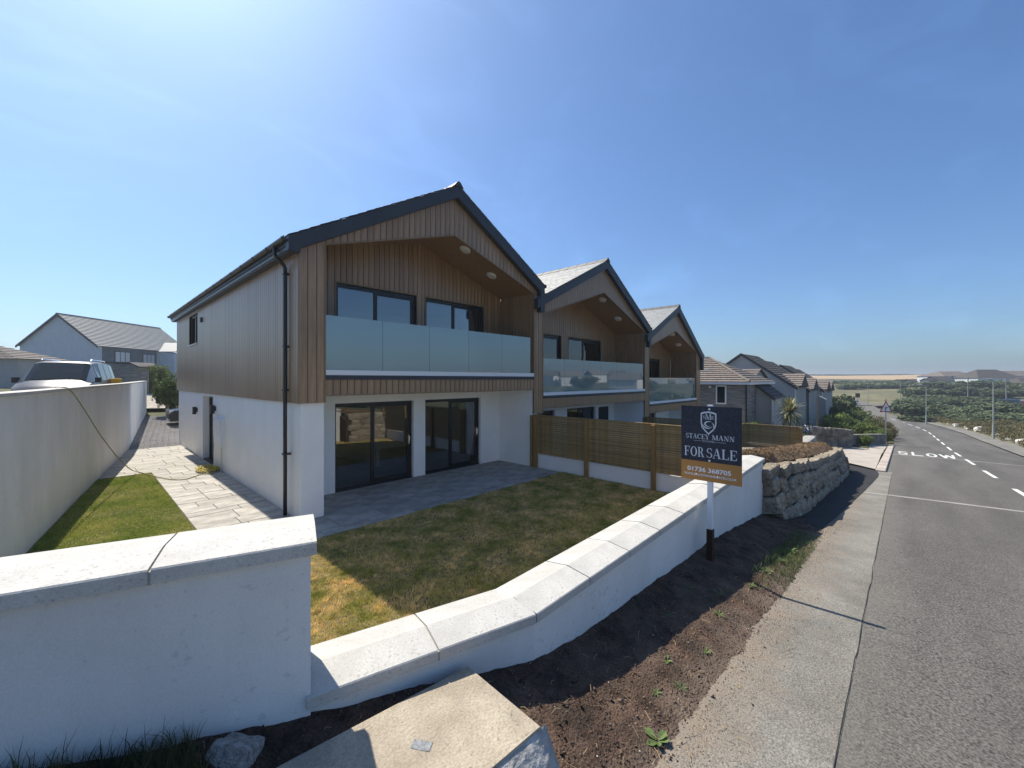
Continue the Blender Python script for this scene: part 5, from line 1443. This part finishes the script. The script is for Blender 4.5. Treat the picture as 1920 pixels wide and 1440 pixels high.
# spiky palm
px_, py_ = far(16.3, 24.2)
palm = thing('spiky_palm', (px_, py_, -.55), 'spiky green and straw coloured palm in front of the pale gables', 'palm')
MB().tube([(px_, py_, -.7), (px_ + .02, py_, .1), (px_, py_, .75)], [.11, .08, .07], 10).build('trunk', m_bark, palm)
rr = random.Random(11); 
for i in range(170):
    a = rr.uniform(0, 6.28); el = rr.uniform(-.95, 1.5); L = rr.uniform(.95, 1.3)
    d = Vector((math.cos(a) * math.cos(el), math.sin(a) * math.cos(el), math.sin(el))); p = Vector((-math.sin(a), math.cos(a), 0)) * .042
    b0 = Vector((px_, py_, .68)); m_ = b0 + d * L * .55 + Vector((0, 0, .05)); e = b0 + d * L - Vector((0, 0, .12 * L))
    MB().add([b0 - p * .6, b0 + p * .6, m_ + p, m_ - p, e], [(0, 1, 2, 3), (3, 2, 4)]).build('leaf', m_palm, palm)

# scrub on the land right of the road
rr = random.Random(21)
rows_s = [(52, 1.06, 1.30, 7, 1.6, 1.0), (58, 1.02, 1.28, 7, 2.2, 1.3), (66, .985, 1.28, 9, 3.0, 1.8), (76, .965, 1.28, 9, 3.6, 2.3), (88, .955, 1.28, 9, 4.0, 2.6), (101, .95, 1.16, 7, 4.2, 2.6), (118, .96, 1.28, 8, 4.5, 2.8), (140, .98, 1.26, 8, 5.5, 3.0), (165, .80, 1.05, 8, 7, 2.2), (205, .74, 1.02, 9, 9, 1.7)]
ROWN = ['the low scrub row nearest the right verge', 'the second low scrub row behind the right verge', 'the front dark scrub row right of the road', 'the second dark scrub row right of the road', 'the third dark scrub row right of the road', 'the fourth scrub row, level with the parked cars', 'the fifth scrub row behind the parked cars', 'the scrub row below the far halls', 'the distant hedge at the top of the pasture', 'the distant hedge along the foot of the tan field']
for q, (Y, k0, k1, n, w, h) in enumerate(rows_s):
    for i in range(n):
        k_ = k0 + (k1 - k0) * (i + rr.uniform(.15, .85)) / n; Yj = Y * rr.uniform(.96, 1.05)
        x, y = far(k_ * Yj, Yj)
        if q < 2 and y > float(tcen(x)) - 6.0: continue
        sc = rr.uniform(.75, 1.25)
        near_ = q < 2
        bush('verge' if near_ and i % 2 else 'scrub', i + q, (x, y, float(ground_z(x, y)) - .1), (w * sc, w * sc, h * rr.uniform(.7, 1.2)),
             '%s bush from the left in %s' % (nth(('row', q)), ROWN[q]),
             'scrub just right of the road' if near_ else ('scrub on the rough land' if q < 8 else 'distant hedge line scrub'))
# hedge line along the top of the tan field
for i in range(26):
    k_ = .55 + .75 * i / 26; x, y = far(k_ * 640, 640)
    bush('scrub', i, (x, y, float(ground_z(x, y)) - .5), (16, 16, 2.2 + rr.uniform(0, 1.2)), '%s bush from the left in the skyline hedge above the tan field' % nth('sky'), 'skyline hedge bushes')
# rough verge plants on the right of the road
V, F = [], []
lp_ = []
for i in range(260):
    s = rr.uniform(34, 92); t = float(tcen(s)) - 4.6 - abs(rr.gauss(0, 3.2)); 
    lp_.append((s, t, float(ground_z(s, t)) + .75 + .15, rr.uniform(.4, .9), rr.uniform(.4, .9), rr.uniform(.2, .45)))
L = np.array(lp_); r_ = np.random.default_rng(4); n = 30000
ix = r_.integers(0, len(L), n); d = r_.normal(size=(n, 3)); d /= np.linalg.norm(d, axis=1)[:, None]
c = L[ix, :3] + d * (r_.random(n) ** .4)[:, None] * L[ix, 3:6]
a = r_.normal(size=(n, 3)); a /= np.linalg.norm(a, axis=1)[:, None]; b = np.cross(a, r_.normal(size=(n, 3))); b /= np.linalg.norm(b, axis=1)[:, None]
V = np.stack([c - a * .09, c + b * .045, c + a * .09, c - b * .045], 1).reshape(-1, 3)
fast_mesh('verge_plants', V, np.arange(4 * n).reshape(-1, 4), m_leafC, label='low dry wild plants covering the verge right of the road', cat='verge plants', kind='stuff')
MB().add([(30, -14.8, float(zr(30)) + .05), (92, float(tcen(92)) - 4.3, float(zr(92)) + .05), (95, -24, float(zr(92)) + .3), (30, -24, float(zr(30)) - .1)], [(0, 1, 2, 3)])
mb = MB(); ss = np.linspace(20, 96, 39)
for s in ss:
    for j, o_ in enumerate((0, 2, 5, 9, 14)):
        t = float(tcen(s)) - 4.3 - o_; mb.v.append((s, t, max(float(ground_z(s, t)), float(zr(s)) - .35) + (.38, .5, .45, .3, -.1)[j] + .1 * noise.noise(Vector((s * .4, t * .4, 1)))))
for i in range(len(ss) - 1):
    for j in range(4): mb.f.append((i * 5 + j, i * 5 + j + 1, (i + 1) * 5 + j + 1, (i + 1) * 5 + j))
tag(mb.build('rough_verge', m_field, smooth=True), kind='structure')
bl = [rock_mesh('boulder', m_bould, 80 + i, .25, 2, .5) for i in range(4)]
for i in range(34):
    s = 36 + 50 * (i / 34) ** 1.2 + rr.uniform(-.5, .5); t = float(tcen(s)) - 4.55 - rr.uniform(0, 1.0)
    w = rr.uniform(.35, .8) * (1.2 if i % 5 == 0 else .8)
    o = bpy.data.objects.new('verge_boulder', bl[i % 4]); COL.objects.link(o); o.location = (s, t, float(zr(s)) + .12 + w * .2); o.scale = (w, w * .8, w * .65); o.rotation_euler = (rr.uniform(-.3, .3), rr.uniform(-.3, .3), rr.uniform(0, 6))
    tag(o, '%s white boulder from the near end of the right verge' % nth('bo'), 'boulder', 'white boulders along the right verge')

# ------------------------------------------------------------------ neighbouring buildings down the road
def tiled(mb, a, b, c, d, rows, lip=.035):
    """stepped tile courses on a plane: a-b eave (left, right), d-c top"""
    a, b, c, d = map(Vector, (a, b, c, d)); nrm = (b - a).cross(d - a).normalized()
    if nrm.z < 0: nrm = -nrm
    for i in range(rows):
        f0, f1 = i / rows, (i + 1) / rows
        p, q, r2, s2 = a.lerp(d, f0), b.lerp(c, f0), b.lerp(c, f1), a.lerp(d, f1)
        mb.add([p + nrm * lip, q + nrm * lip, r2, s2, p, q], [(0, 1, 2, 3), (4, 5, 1, 0)])
nb_ = thing('neighbour_house', (24, 2, -1.4), 'neighbouring house of weathered grey boards with a hipped tile roof', 'house')
X0, X1, Y0, Y1, ZE, ZG = 24, 30, -1.45, 8, 2.5, -1.6
MB().box(X0 + .03, X1, Y0 + .03, Y1, ZG, ZE).build('wall', m_wood_grey, nb_)
nbd = 24
for i in range(nbd):
    z0 = ZG + .1 + i * (ZE - ZG - .1) / nbd; z1 = ZG + .1 + (i + 1) * (ZE - ZG - .1) / nbd
    MB().prism([(X0 - .012, Y0, z0), (X0 + .029, Y0, z0), (X0 + .029, Y0, z1), (X0 + .006, Y0, z1)], [(X0 - .012, Y1, z0), (X0 + .029, Y1, z0), (X0 + .029, Y1, z1), (X0 + .006, Y1, z1)]).build('weatherboard', m_wood_grey, nb_)
ov = .28; ap0, ap1 = (27, 1.55, 4.12), (27, 5.2, 4.12)
e = [(X0 - ov, Y0 - ov, ZE), (X1 + ov, Y0 - ov, ZE), (X1 + ov, Y1 + ov, ZE), (X0 - ov, Y1 + ov, ZE)]
rf = MB(); tiled(rf, e[0], e[3], ap1, ap0, 12, .05); tiled(rf, e[1], e[0], ap0, ap0, 12, .05); tiled(rf, e[2], e[1], ap0, ap1, 12, .05); tiled(rf, e[3], e[2], ap1, ap1, 12, .05)
ro = rf.build('roof', m_tile, nb_)
MB().tube([(e[0][0], e[0][1], ZE + .05), (27, 1.55, 4.2)], .07, 6).tube([(27, 1.55, 4.2), (27, 5.2, 4.2)], .07, 6).build('hip_tiles', m_tile, ro)
MB().box(X0 - ov - .02, X0 - ov, Y0 - ov, Y1 + ov, ZE - .14, ZE).box(X0 - ov, X1 + ov, Y0 - ov - .02, Y0 - ov, ZE - .14, ZE).build('eaves_board', m_pale, nb_)
wq = MB().box(X0 - .05, X0 + .02, -.75 + .35, -.75 + .95, 1.15, 2.3).build('window', m_whitesign, nb_)
MB().box(X0 - .058, X0 - .051, -.75 + .43, -.75 + .87, 1.23, 2.22).build('pane', m_carglass, wq)
MB().tube([(X0 - .07, .55, 2.2), (X0 - .02, .55, 2.2)], .08, 10).build('vent', m_pale, nb_)
MB().box(25.2, 25.6, 1.0, 1.3, 3.15, 3.35).build('roof_vent', m_pale, ro)
MB().tube([(X0 - .06, Y0 - .05, ZE), (X0 - .06, Y0 - .05, ZG)], .05, 8).build('downpipe', m_plastic, nb_)
# wing behind
wg = thing('neighbour_wing', (33, 3, -1.4), 'low tiled wing rising behind the weathered board house', 'house')
MB().box(31, 37, .1, 6, -1.6, 2.45).build('wall', m_render2, wg)
rf = MB(); tiled(rf, (30.8, -.1, 2.45), (30.8, 6, 2.45), (34, 6, 3.5), (34, -.1, 3.5), 8, .05); tiled(rf, (37.2, -.1, 2.45), (37.2, 6, 2.45), (34, 6, 3.5), (34, -.1, 3.5), 8, .05); rf.build('roof', m_tile, wg)
MB().prism([(31, .09, 2.45), (37, .09, 2.45), (34, .09, 3.45)], [(31, .2, 2.45), (37, .2, 2.45), (34, .2, 3.45)]).build('gable', m_render2, wg)
lt = thing('lean_to', (27, -1.6, -1.4), 'small rendered lean-to with sloping dark roof beside the weathered board house', 'outbuilding')
ring = [(-2.28, -1.9), (-1.05, -1.9), (-1.05, 2.62), (-2.28, 1.58)]
MB().prism([(26.5, a, b) for a, b in ring], [(29.5, a, b) for a, b in ring]).build('wall', m_render2, lt)
rf = MB(); tiled(rf, (26.3, -2.5, 1.47), (29.7, -2.5, 1.47), (29.7, -1.0, 2.74), (26.3, -1.0, 2.74), 7, .05); rf.build('roof', m_tile_d, lt)
MB().prism([(26.28, a, b) for a, b in ((-2.52, 1.32), (-1.0, 2.60), (-1.0, 2.78), (-2.52, 1.50))], [(26.32, a, b) for a, b in ((-2.52, 1.32), (-1.0, 2.60), (-1.0, 2.78), (-2.52, 1.50))]).build('barge_board', m_fascia, lt)
MB().tube([(26.45, -2.33, 1.4), (26.45, -2.33, -1.5)], .05, 6).build('downpipe', m_pale, lt)
GB = [(39, -1.5, 2.62, 5.0, 2.04, 'largest and nearest pale rendered gable house in the staggered row'), (45, -1.6, 2.5, 4.6, 1.66, 'second pale rendered gable house in the staggered row'),
      (52, -1.9, 1.9, 4.27, 1.5, 'third pale rendered gable house in the staggered row'), (57, -1.75, 1.8, 3.95, 1.35, 'farthest pale rendered gable house in the staggered row')]
for i, (x, yr, ya, za, ze, lb) in enumerate(GB):
    g_ = thing('gable_house', (x, ya, -2), lb, 'house', 'pale gable houses in the staggered row')
    yl = ya + (ya - yr) * .9; zl = za - (za - ze) * .9; dep = 5.8; zg = float(zr(x)) - .2
    ring = [(yr, zg), (yr, ze), (ya, za), (yl, zl), (yl, zg)]
    MB().prism([(x, a, b) for a, b in ring], [(x + dep, a, b) for a, b in ring]).build('wall', m_render2, g_)
    sl = (za - ze) / (ya - yr)
    rf = MB(); o_ = .22
    tiled(rf, (x - .12, yr - o_, ze - sl * o_ + .06), (x + dep, yr - o_, ze - sl * o_ + .06), (x + dep, ya, za + .06), (x - .12, ya, za + .06), 16, .05)
    tiled(rf, (x - .12, yl + o_, zl - sl * o_ + .06), (x + dep, yl + o_, zl - sl * o_ + .06), (x + dep, ya, za + .06), (x - .12, ya, za + .06), 14, .05)
    ro = rf.build('roof', m_tile_d, g_)
    for (p, q) in (((yr - o_, ze - sl * o_), (ya, za)), ((yl + o_, zl - sl * o_), (ya, za))):
        MB().prism([(x - .13, p[0], p[1] - .13), (x - .13, q[0], q[1] - .13), (x - .13, q[0], q[1] + .10), (x - .13, p[0], p[1] + .10)], [(x - .005, p[0], p[1] - .13), (x - .005, q[0], q[1] - .13), (x - .005, q[0], q[1] + .10), (x - .005, p[0], p[1] + .10)]).build('barge_board', m_fascia, g_)
    # cross roof over the front bay
    cr = MB(); xb = x + .9
    tiled(cr, (xb, yr - .35, ze + .05), (xb, ya - 1.4, ze + .05), (xb + 2.2, ya - 1.4, ze + 1.15), (xb + 2.2, yr - .35, ze + 1.15), 6, .05)
    cr.build('bay_roof', m_tile, g_)
    MB().prism([(xb, yr - .3, ze), (xb + 4.4, yr - .3, ze), (xb + 2.2, yr - .3, ze + 1.1)], [(xb, yr, ze), (xb + 4.4, yr, ze), (xb + 2.2, yr, ze + 1.1)]).build('bay_gable', m_tile_d, g_)
    MB().tube([(x - .06, yr - .06, ze - .1), (x - .06, yr - .06, zg)], .05, 6).build('downpipe', m_pale if i % 2 == 0 else m_plastic, g_)
# porch and vents of the second gable
MB().prism([(50.5, -2.4, -2.6), (50.5, -1.8, -2.6), (50.5, -1.8, .9), (50.5, -2.4, .55)], [(51.5, -2.4, -2.6), (51.5, -1.8, -2.6), (51.5, -1.8, .9), (51.5, -2.4, .55)]).build('porch', m_render2, label='small rendered porch between the second and third gable houses', cat='porch')
# old walls and a dark fence by the drive
ow = thing('old_stone_wall', (31, -6.6, -1.5), 'low old block wall along the far side of the driveway', 'wall')
A, B = (28.0, -5.75), (34.9, -7.35)
for i in range(14):
    f0, f1 = i / 14, (i + 1) / 14
    p, q = (A[0] + (B[0] - A[0]) * f0, A[1] + (B[1] - A[1]) * f0), (A[0] + (B[0] - A[0]) * f1, A[1] + (B[1] - A[1]) * f1)
    for k in range(3):
        z = float(zr(p[0])) + .05 + k * .22
        d, nr, L_ = seg_frame(p, q); off_ = random.uniform(-.02, .02); P_ = Vector((*p, 0)) + d * (.15 * (k % 2) - .07) + nr * off_
        a = [P_ + d * .01, P_ + d * (L_ - .01), P_ + d * (L_ - .01) + nr * .3, P_ + d * .01 + nr * .3]
        MB().prism([v + Vector((0, 0, z)) for v in a], [v + Vector((0, 0, z + .21)) for v in a]).build('block', m_oldstone, ow)
    P_ = Vector((*p, float(zr(p[0])) + .715)); Q_ = Vector((*q, float(zr(q[0])) + .715)); d, nr, L_ = seg_frame(p, q)
    MB().prism([P_ - nr * .04, Q_ - nr * .04, Q_ + nr * .36, P_ + nr * .36], [v + Vector((0, 0, .07)) for v in (P_ - nr * .04, Q_ - nr * .04, Q_ + nr * .36, P_ + nr * .36)]).build('capstone', m_oldstone, ow)
sw2 = thing('upright_stone_wall', (27, -4.6, -1), 'dark garden wall topped with upright stones behind the driveway', 'wall')
for i in range(26):
    f = i / 25; X = 17.0 + 2.6 * f; Y = 23.1 + .7 * f; x, y = far(X, Y)
    h = random.uniform(.16, .26)
    MB().cbox(x - .09, x + .09, y - .12, y + .12, -.62, -.22 + h - .25 * f, .03).build('upright_stone', m_oldstone, sw2)
x0_, y0_ = far(16.9, 23.2); x1_, y1_ = far(19.8, 24.0)
wall_solid(sw2, (x0_, y0_), (x1_, y1_), -.05, .25, -1.6, -.30, -.52, m_oldstone)
df = thing('dark_board_fence', (*far(14.6, 23.5), -1), 'dark board fence behind the palm at the foot of the gables', 'fence')
for i in range(16):
    X = 13.9 + i * .19; x, y = far(X + (1.0 if i > 8 else 0), 24.3)
    MB().box(x - .06, x + .06, y - .01, y + .01, -1.2, .12).build('fence_board', m_tile_d, df)
pf = thing('picket_fence', (*far(21, 29), -1.5), 'grey picket fence in the garden left of the hedge', 'fence')
for i in range(18):
    x, y = far(19.6 + i * .16, 29 + i * .05); MB().box(x - .05, x + .05, y - .01, y + .01, -2.0, -.75).build('picket', m_wood_grey, pf)
# rotary clothes line
x, y = far(19.7, 27.2); cl_ = thing('rotary_line', (x, y, -1.6), 'rotary clothes line with pale arms standing in the garden by the hedge', 'clothes line')
MB().tube([(x, y, -1.8), (x, y, -.62)], .025, 8).build('pole', m_steel, cl_)
for k in range(4):
    a = k * math.pi / 2 + .4; MB().tube([(x, y, -.85), (x + 1.1 * math.cos(a), y + 1.1 * math.sin(a), -.45)], .014, 5).build('arm', m_string, cl_)
for rr_ in (.5, .75, 1.0):
    MB().tube([(x + rr_ * math.cos(k * math.pi / 2 + .4), y + rr_ * math.sin(k * math.pi / 2 + .4), -.85 + .36 * rr_) for k in range(5)], .006, 4).build('line', m_string, cl_)

# ------------------------------------------------------------------ street furniture
tx, ty = 36.0, -7.36; tz = float(zr(36))
ts = thing('warning_sign', (tx, ty, tz), 'red bordered triangular warning sign with bend symbol at the left kerb', 'road sign')
MB().tube([(tx + .03, ty, tz - .2), (tx + .03, ty, tz + 3.22)], .04, 10).build('pole', m_steel, ts)
zc_ = tz + 2.58; half = .47
tri = lambda k, dz=0: [(ty + half * k, zc_ - .27 * k + dz), (ty - half * k, zc_ - .27 * k + dz), (ty, zc_ + .55 * k + dz)]
fwd = Vector((-.72, -.69, 0)).normalized(); sidev = Vector((fwd.y, -fwd.x, 0))
def tri_part(nm, k, off_, mat, par=ts):
    pts = [Vector((tx, ty, 0)) + sidev * u + fwd * off_ + Vector((0, 0, z)) for u, z in ((half * k, zc_ - .27 * k), (-half * k, zc_ - .27 * k), (0, zc_ + .545 * k))]
    return MB().prism(pts, [p - fwd * .004 for p in pts]).build(nm, mat, par)
tri_part('sign_border', 1, .02, m_redsign); tri_part('sign_face', .76, .025, m_whitesign)
def sgn_q(pts, nm, mat, off_=.03):
    a = [Vector((tx, ty, 0)) + sidev * -u + fwd * off_ + Vector((0, 0, zc_ + z)) for u, z in pts]
    MB().prism(a, [p - fwd * .003 for p in a]).build(nm, mat, ts)
sgn_q([(-.06, -.17), (.0, -.17), (.0, .02), (-.06, .02)], 'bend_symbol', m_blacksign)
sgn_q([(-.06, .021), (.03, .021), (.03, .075), (-.06, .075)], 'bend_symbol', m_blacksign)
sgn_q([(.031, -.0), (.13, .05), (.031, .10)], 'bend_symbol', m_blacksign)
def lamp_column(X, Y, zb_, h, label, arm):
    x, y = far(X, Y)
    t = thing('lamp_column', (x, y, zb_), label, 'street lamp', 'street lamps along the road')
    MB().tube([(x, y, zb_ - .2), (x, y, zb_ + 1.1)], .095, 12).tube([(x, y, zb_ + 1.1), (x, y, zb_ + h)], [.062, .045], 10).build('column', m_greenpost, t, smooth=False)
    d = Vector((-math.sin(YAW) * 0 - .6, .8, 0)) * arm
    MB().tube([(x, y, zb_ + h - .05), (x + d.x, y + d.y, zb_ + h + .12)], .03, 8).build('bracket', m_greenpost, t)
    MB().cbox(x + d.x - .12, x + d.x + .12, y + d.y - .3, y + d.y + .3, zb_ + h + .06, zb_ + h + .20, .04).build('lantern', m_steel, t)
lamp_column(46.8, 40, -2.95, 5.5, 'tall green grey lamp column nearest on the right verge', .5)
lamp_column(60.4, 60, -3.75, 5.5, 'second lamp column on the right verge where the road bends', .9)
lamp_column(84.0, 89, -4.0, 6.0, 'lamp column beyond the bend with the litter bin at its foot', .9)
lamp_column(90.8, 105, -3.7, 5.6, 'farthest lamp column, left of the triangular sign, by the side road', .9)
x, y = far(123, 111); MB().tube([(x, y, -4), (x, y, 3.2)], [.14, .10], 8).build('telegraph_pole', m_wood_grey, label='wooden telegraph pole standing in the scrub on the right', cat='pole')
x, y = far(110.5, 92); MB().tube([(x, y, -4), (x, y, 3.0)], [.13, .10], 8).build('telegraph_pole', m_wood_grey, label='telegraph pole beside the parked cars at the right edge', cat='pole')
x, y = far(84.6, 88); lb_ = thing('litter_bin', (x, y, -4.2), 'dark litter bin at the kerb beyond the bend', 'bin')
MB().cbox(x - .35, x + .35, y - .35, y + .35, -4.3, -2.9, .08).build('bin_body', m_plastic, lb_); MB().cbox(x - .38, x + .38, y - .38, y + .38, -2.9, -2.7, .1).build('bin_hood', m_plastic, lb_)
x, y = far(84.0, 100); vs_ = thing('speed_sign', (x, y, -4.2), 'dark square electronic sign on a pole at the far bend', 'road sign')
MB().tube([(x, y, -4.4), (x, y, .2)], .06, 8).build('pole', m_steel, vs_)
MB().box(x - .1, x + .0, y - .45, y + .45, -1.75, -.75).build('display', m_blacksign, vs_); MB().box(x - .1, x + 0, y - .5, y + .5, -3.6, -3.1).build('lower_plate', m_whitesign, vs_)

# ------------------------------------------------------------------ far buildings on the right
def local(Xc, Yc): return far(Xc, Yc)
def block(nm, Xa, Xb, Ya, Yb, z0, ze, zr_, wallm, roofm, label, hip=.3, cat='building', group=None, windows=0):
    cx, cy = far((Xa + Xb) / 2, (Ya + Yb) / 2); root = thing(nm, (cx, cy, z0), label, cat, group, rz=-YAW)
    w, d = (Xb - Xa) / 2, (Yb - Ya) / 2; hz, he = zr_ - z0, ze - z0
    MB().box(-w, w, -d, d, -2, he).build('wall', wallm, root)
    rf = MB(); o_ = .3; hh = hip * 2 * w
    E_ = [(-w - o_, -d - o_, he), (w + o_, -d - o_, he), (w + o_, d + o_, he), (-w - o_, d + o_, he)]; r0, r1 = (-w + hh, 0, hz), (w - hh, 0, hz)
    if hip == 0: r0, r1 = (-w - o_, 0, hz), (w + o_, 0, hz)
    tiled(rf, E_[0], E_[1], r1, r0, 9, .06); tiled(rf, E_[2], E_[3], r0, r1, 9, .06)
    if hip: tiled(rf, E_[1], E_[2], r1, r1, 9, .06); tiled(rf, E_[3], E_[0], r0, r0, 9, .06)
    else: rf.add([(-w, -d, he), (-w, d, he), (-w, 0, hz)], [(0, 1, 2)]).add([(w, -d, he), (w, d, he), (w, 0, hz)], [(0, 1, 2)])
    rf.build('roof', roofm, root)
    for i in range(windows):
        xw = -w + 2 * w * (i + .5) / windows
        wn_ = MB().box(xw - .7, xw + .7, -d - .05, -d - .01, he - 2.0, he - .7).build('window', m_whitesign, root)
        MB().box(xw - .6, xw + .6, -d - .07, -d - .052, he - 1.9, he - .8).build('pane', m_carglass, wn_)
    return root
block('school_hall', 185, 201, 176, 188, -1, 4.0, 6.2, m_pale, m_tile, 'low brown roofed hall at the left of the far building group', .25, windows=4)
block('school_hall', 188, 206, 166, 176, -1, 3.2, 6.7, m_pale, m_tile_d, 'big dark hipped roof hall with white walls on the far right skyline', .28, windows=5)
block('school_hall', 203, 226, 172, 184, -1, 4.0, 6.3, m_pale, m_tile, 'long brown roofed hall at the right edge of the skyline', .1, windows=6)
block('school_hall', 187, 196, 150, 158, -2, .8, 3.2, m_whitesign, m_tile_d, 'lower white walled block in front of the far halls at the right edge', .2, windows=3)
block('farm_shed', 178, 184.5, 172, 178, -1, 2.2, 3.8, m_render2, m_tile_d, 'long grey shed left of the far halls', .0)
block('farm_shed', 174.5, 177.5, 172, 176, -1, 2.0, 3.1, m_grey_clad, m_tile_d, 'small green grey shed beside the long far shed', .0)
block('farm_shed', 167, 169.5, 172, 176, -1, 1.6, 2.7, m_grey_clad, m_tile_d, 'smallest dark shed standing alone below the tan field', .0)

# ------------------------------------------------------------------ houses at the back left
gh = thing('grey_gabled_house', (*far(-57.3, 52), 1.5), 'large pale blue grey house with slate roof at the back left', 'house', rz=-YAW)
# local frame: x to the right, y away, origin mid gable at ground
H0 = 0.0
w, he, hz, dl = 4.9, 5.5, 9.35, 15.0
MB().prism([(-w, 0, -2), (w, 0, -2), (w, 0, he), (0, 0, hz), (-w, 0, he)], [(-w, dl, -2), (w, dl, -2), (w, dl, he), (0, dl, hz), (-w, dl, he)]).build('wall', m_grey_render, gh)
rf = MB(); 
tiled(rf, (w + .25, -.25, he - .12), (w + .25, dl, he - .12), (0, dl, hz + .1), (0, -.25, hz + .1), 20, .08); tiled(rf, (-w - .25, -.25, he - .12), (-w - .25, dl, he - .12), (0, dl, hz + .1), (0, -.25, hz + .1), 20, .08)
ro = rf.build('roof', m_slate, gh)
MB().box(-.12, .12, -.25, dl, hz + .08, hz + .2).build('ridge_tiles', m_tile, ro)
for sg in (-1, 1):
    MB().prism([(sg * (w + .25), -.28, he - .35), (0, -.28, hz - .15), (0, -.28, hz + .12), (sg * (w + .25), -.28, he - .08)], [(sg * (w + .25), -.20, he - .35), (0, -.20, hz - .15), (0, -.20, hz + .12), (sg * (w + .25), -.20, he - .08)]).build('barge_board', m_fascia, gh)
MB().box(w + .001, w + .05, .6, 8.6, 2.2, he - .15).build('boarded_upper_wall', m_grey_clad, gh)
def side_win(y0, y1, z0, z1, nb):
    fo = MB().box(w + .05, w + .10, y0, y1, z0, z1).build('window', m_frame, gh)
    for i in range(nb):
        a = y0 + .1 + (y1 - y0 - .1) * i / nb; b = y0 + (y1 - y0 - .1) * (i + 1) / nb
        MB().box(w + .101, w + .108, a, b, z0 + .1, z1 - .1).build('pane', m_headl, fo)
side_win(2.2, 4.4, 3.2, 4.9, 3); side_win(6.3, 8.3, 2.9, 4.8, 3); side_win(6.3, 8.3, 1.4, 2.8, 3)
MB().prism([(w, 8.7, -2), (w + 2.6, 8.7, -2), (w + 2.6, 8.7, he - .6), (w, 8.7, he - .1)], [(w, dl, -2), (w + 2.6, dl, -2), (w + 2.6, dl, he - .6), (w, dl, he - .1)]).build('side_wing', m_grey_render, gh)
rf = MB(); tiled(rf, (w - .5, 8.5, he - .25), (w + 2.9, 8.5, he - .25), (w + 2.4, 11.8, he + 1.3), (w - 1.5, 11.8, he + 1.3), 9, .03); rf.build('wing_roof', m_slate, gh)
block('bungalow', -66, -45.6, 38, 42, 1.2, 4.55, 6.2, m_render2, m_tile, 'low cream bungalow with brown tile roof at the left edge behind the van', .28, 'house', windows=4)
sh_ = thing('timber_shed', (*far(-32.2, 34.6), 1.3), 'weathered board shed behind the van in front of the grey house', 'shed', rz=-YAW)
MB().box(-1.9, .8, 0, 2.0, -.3, 2.55).build('wall', m_wood_grey, sh_)
MB().prism([(-2.1, -.2, 2.75), (.2, -.2, 2.72), (1.0, -.2, 2.35), (1.0, -.2, 2.45), (.2, -.2, 2.82), (-2.1, -.2, 2.85)], [(-2.1, 2.2, 2.75), (.2, 2.2, 2.72), (1.0, 2.2, 2.35), (1.0, 2.2, 2.45), (.2, 2.2, 2.82), (-2.1, 2.2, 2.85)]).build('roof', m_tile_d, sh_)
for i in range(17): MB().box(-1.9 + i * .158, -1.9 + i * .158 + .148, -.02, -.002, -.2, 2.5).build('board', m_wood_grey, sh_)
MB().box(.1, .95, -.045, -.022, -.1, 2.0).build('door', m_tile_d, sh_)
bf = thing('board_fence', (*far(-29.4, 32.4), 1.3), 'grey board fence panel between the shed and the green shrub', 'fence', rz=-YAW)
for i in range(10): MB().box(-.75 + i * .15, -.75 + i * .15 + .135, 0, .02, -.4, 2.05).build('fence_board', m_wood_grey, bf)
for x_ in (-.75, 0, .75): MB().box(x_ - .05, x_ + .05, -.06, -.002, -.4, 2.12).build('post', m_wood_grey, bf)

# ------------------------------------------------------------------ land across the road, seen in the balcony glass
rr = random.Random(5)
for i in range(14):
    a = R(58 + i * 2.9); D_ = rr.uniform(170, 280)
    X, Y = D_ * math.sin(a), D_ * math.cos(a)
    cx, cy = far(X, Y)
    root = thing('white_cottage', (cx, cy, float(ground_z(cx, cy))), '%s white cottage from the left reflected in the balcony glass' % nth('cot'), 'house', 'cottages across the road', rz=rr.uniform(0, 3))
    MB().box(-6, 6, -4, 4, -2, 5).build('wall', m_whitesign, root)
    rf = MB(); tiled(rf, (-6.3, -4.3, 5), (6.3, -4.3, 5), (6.3, 0, 8), (-6.3, 0, 8), 6); tiled(rf, (-6.3, 4.3, 5), (6.3, 4.3, 5), (6.3, 0, 8), (-6.3, 0, 8), 6)
    rf.add([(-6, -4, 5), (-6, 4, 5), (-6, 0, 7.9)], [(0, 1, 2)]).add([(6, -4, 5), (6, 4, 5), (6, 0, 7.9)], [(0, 1, 2)]); rf.build('roof', m_roofg, root)
for i in range(40):
    a = R(57 + i * 1.25); D_ = rr.choice((60, 95, 130, 190)) * rr.uniform(.9, 1.1)
    cx, cy = far(D_ * math.sin(a), D_ * math.cos(a))
    s_ = D_ / 22
    bush('scrub', i, (cx, cy, float(ground_z(cx, cy)) - .2), (s_, s_, 1.2 + D_ / 45), '%s bush across the road, reflected in the balcony glass' % nth('acr'), 'bushes across the road')

# ------------------------------------------------------------------ thin sea haze
mh = bpy.data.materials.new('haze'); mh.use_nodes = True
N, L = mh.node_tree.nodes, mh.node_tree.links
N.remove(N['Principled BSDF'])
pv = N.new('ShaderNodeVolumePrincipled'); pv.inputs['Color'].default_value = (.86, .92, 1, 1); pv.inputs['Density'].default_value = .0007; pv.inputs['Anisotropy'].default_value = .3
L.new(pv.outputs[0], N['Material Output'].inputs['Volume'])
MB().box(-8300, 8300, -8300, 8300, -60, 22).build('haze', mh, label='thin bluish air over the far land', cat='haze', kind='stuff')
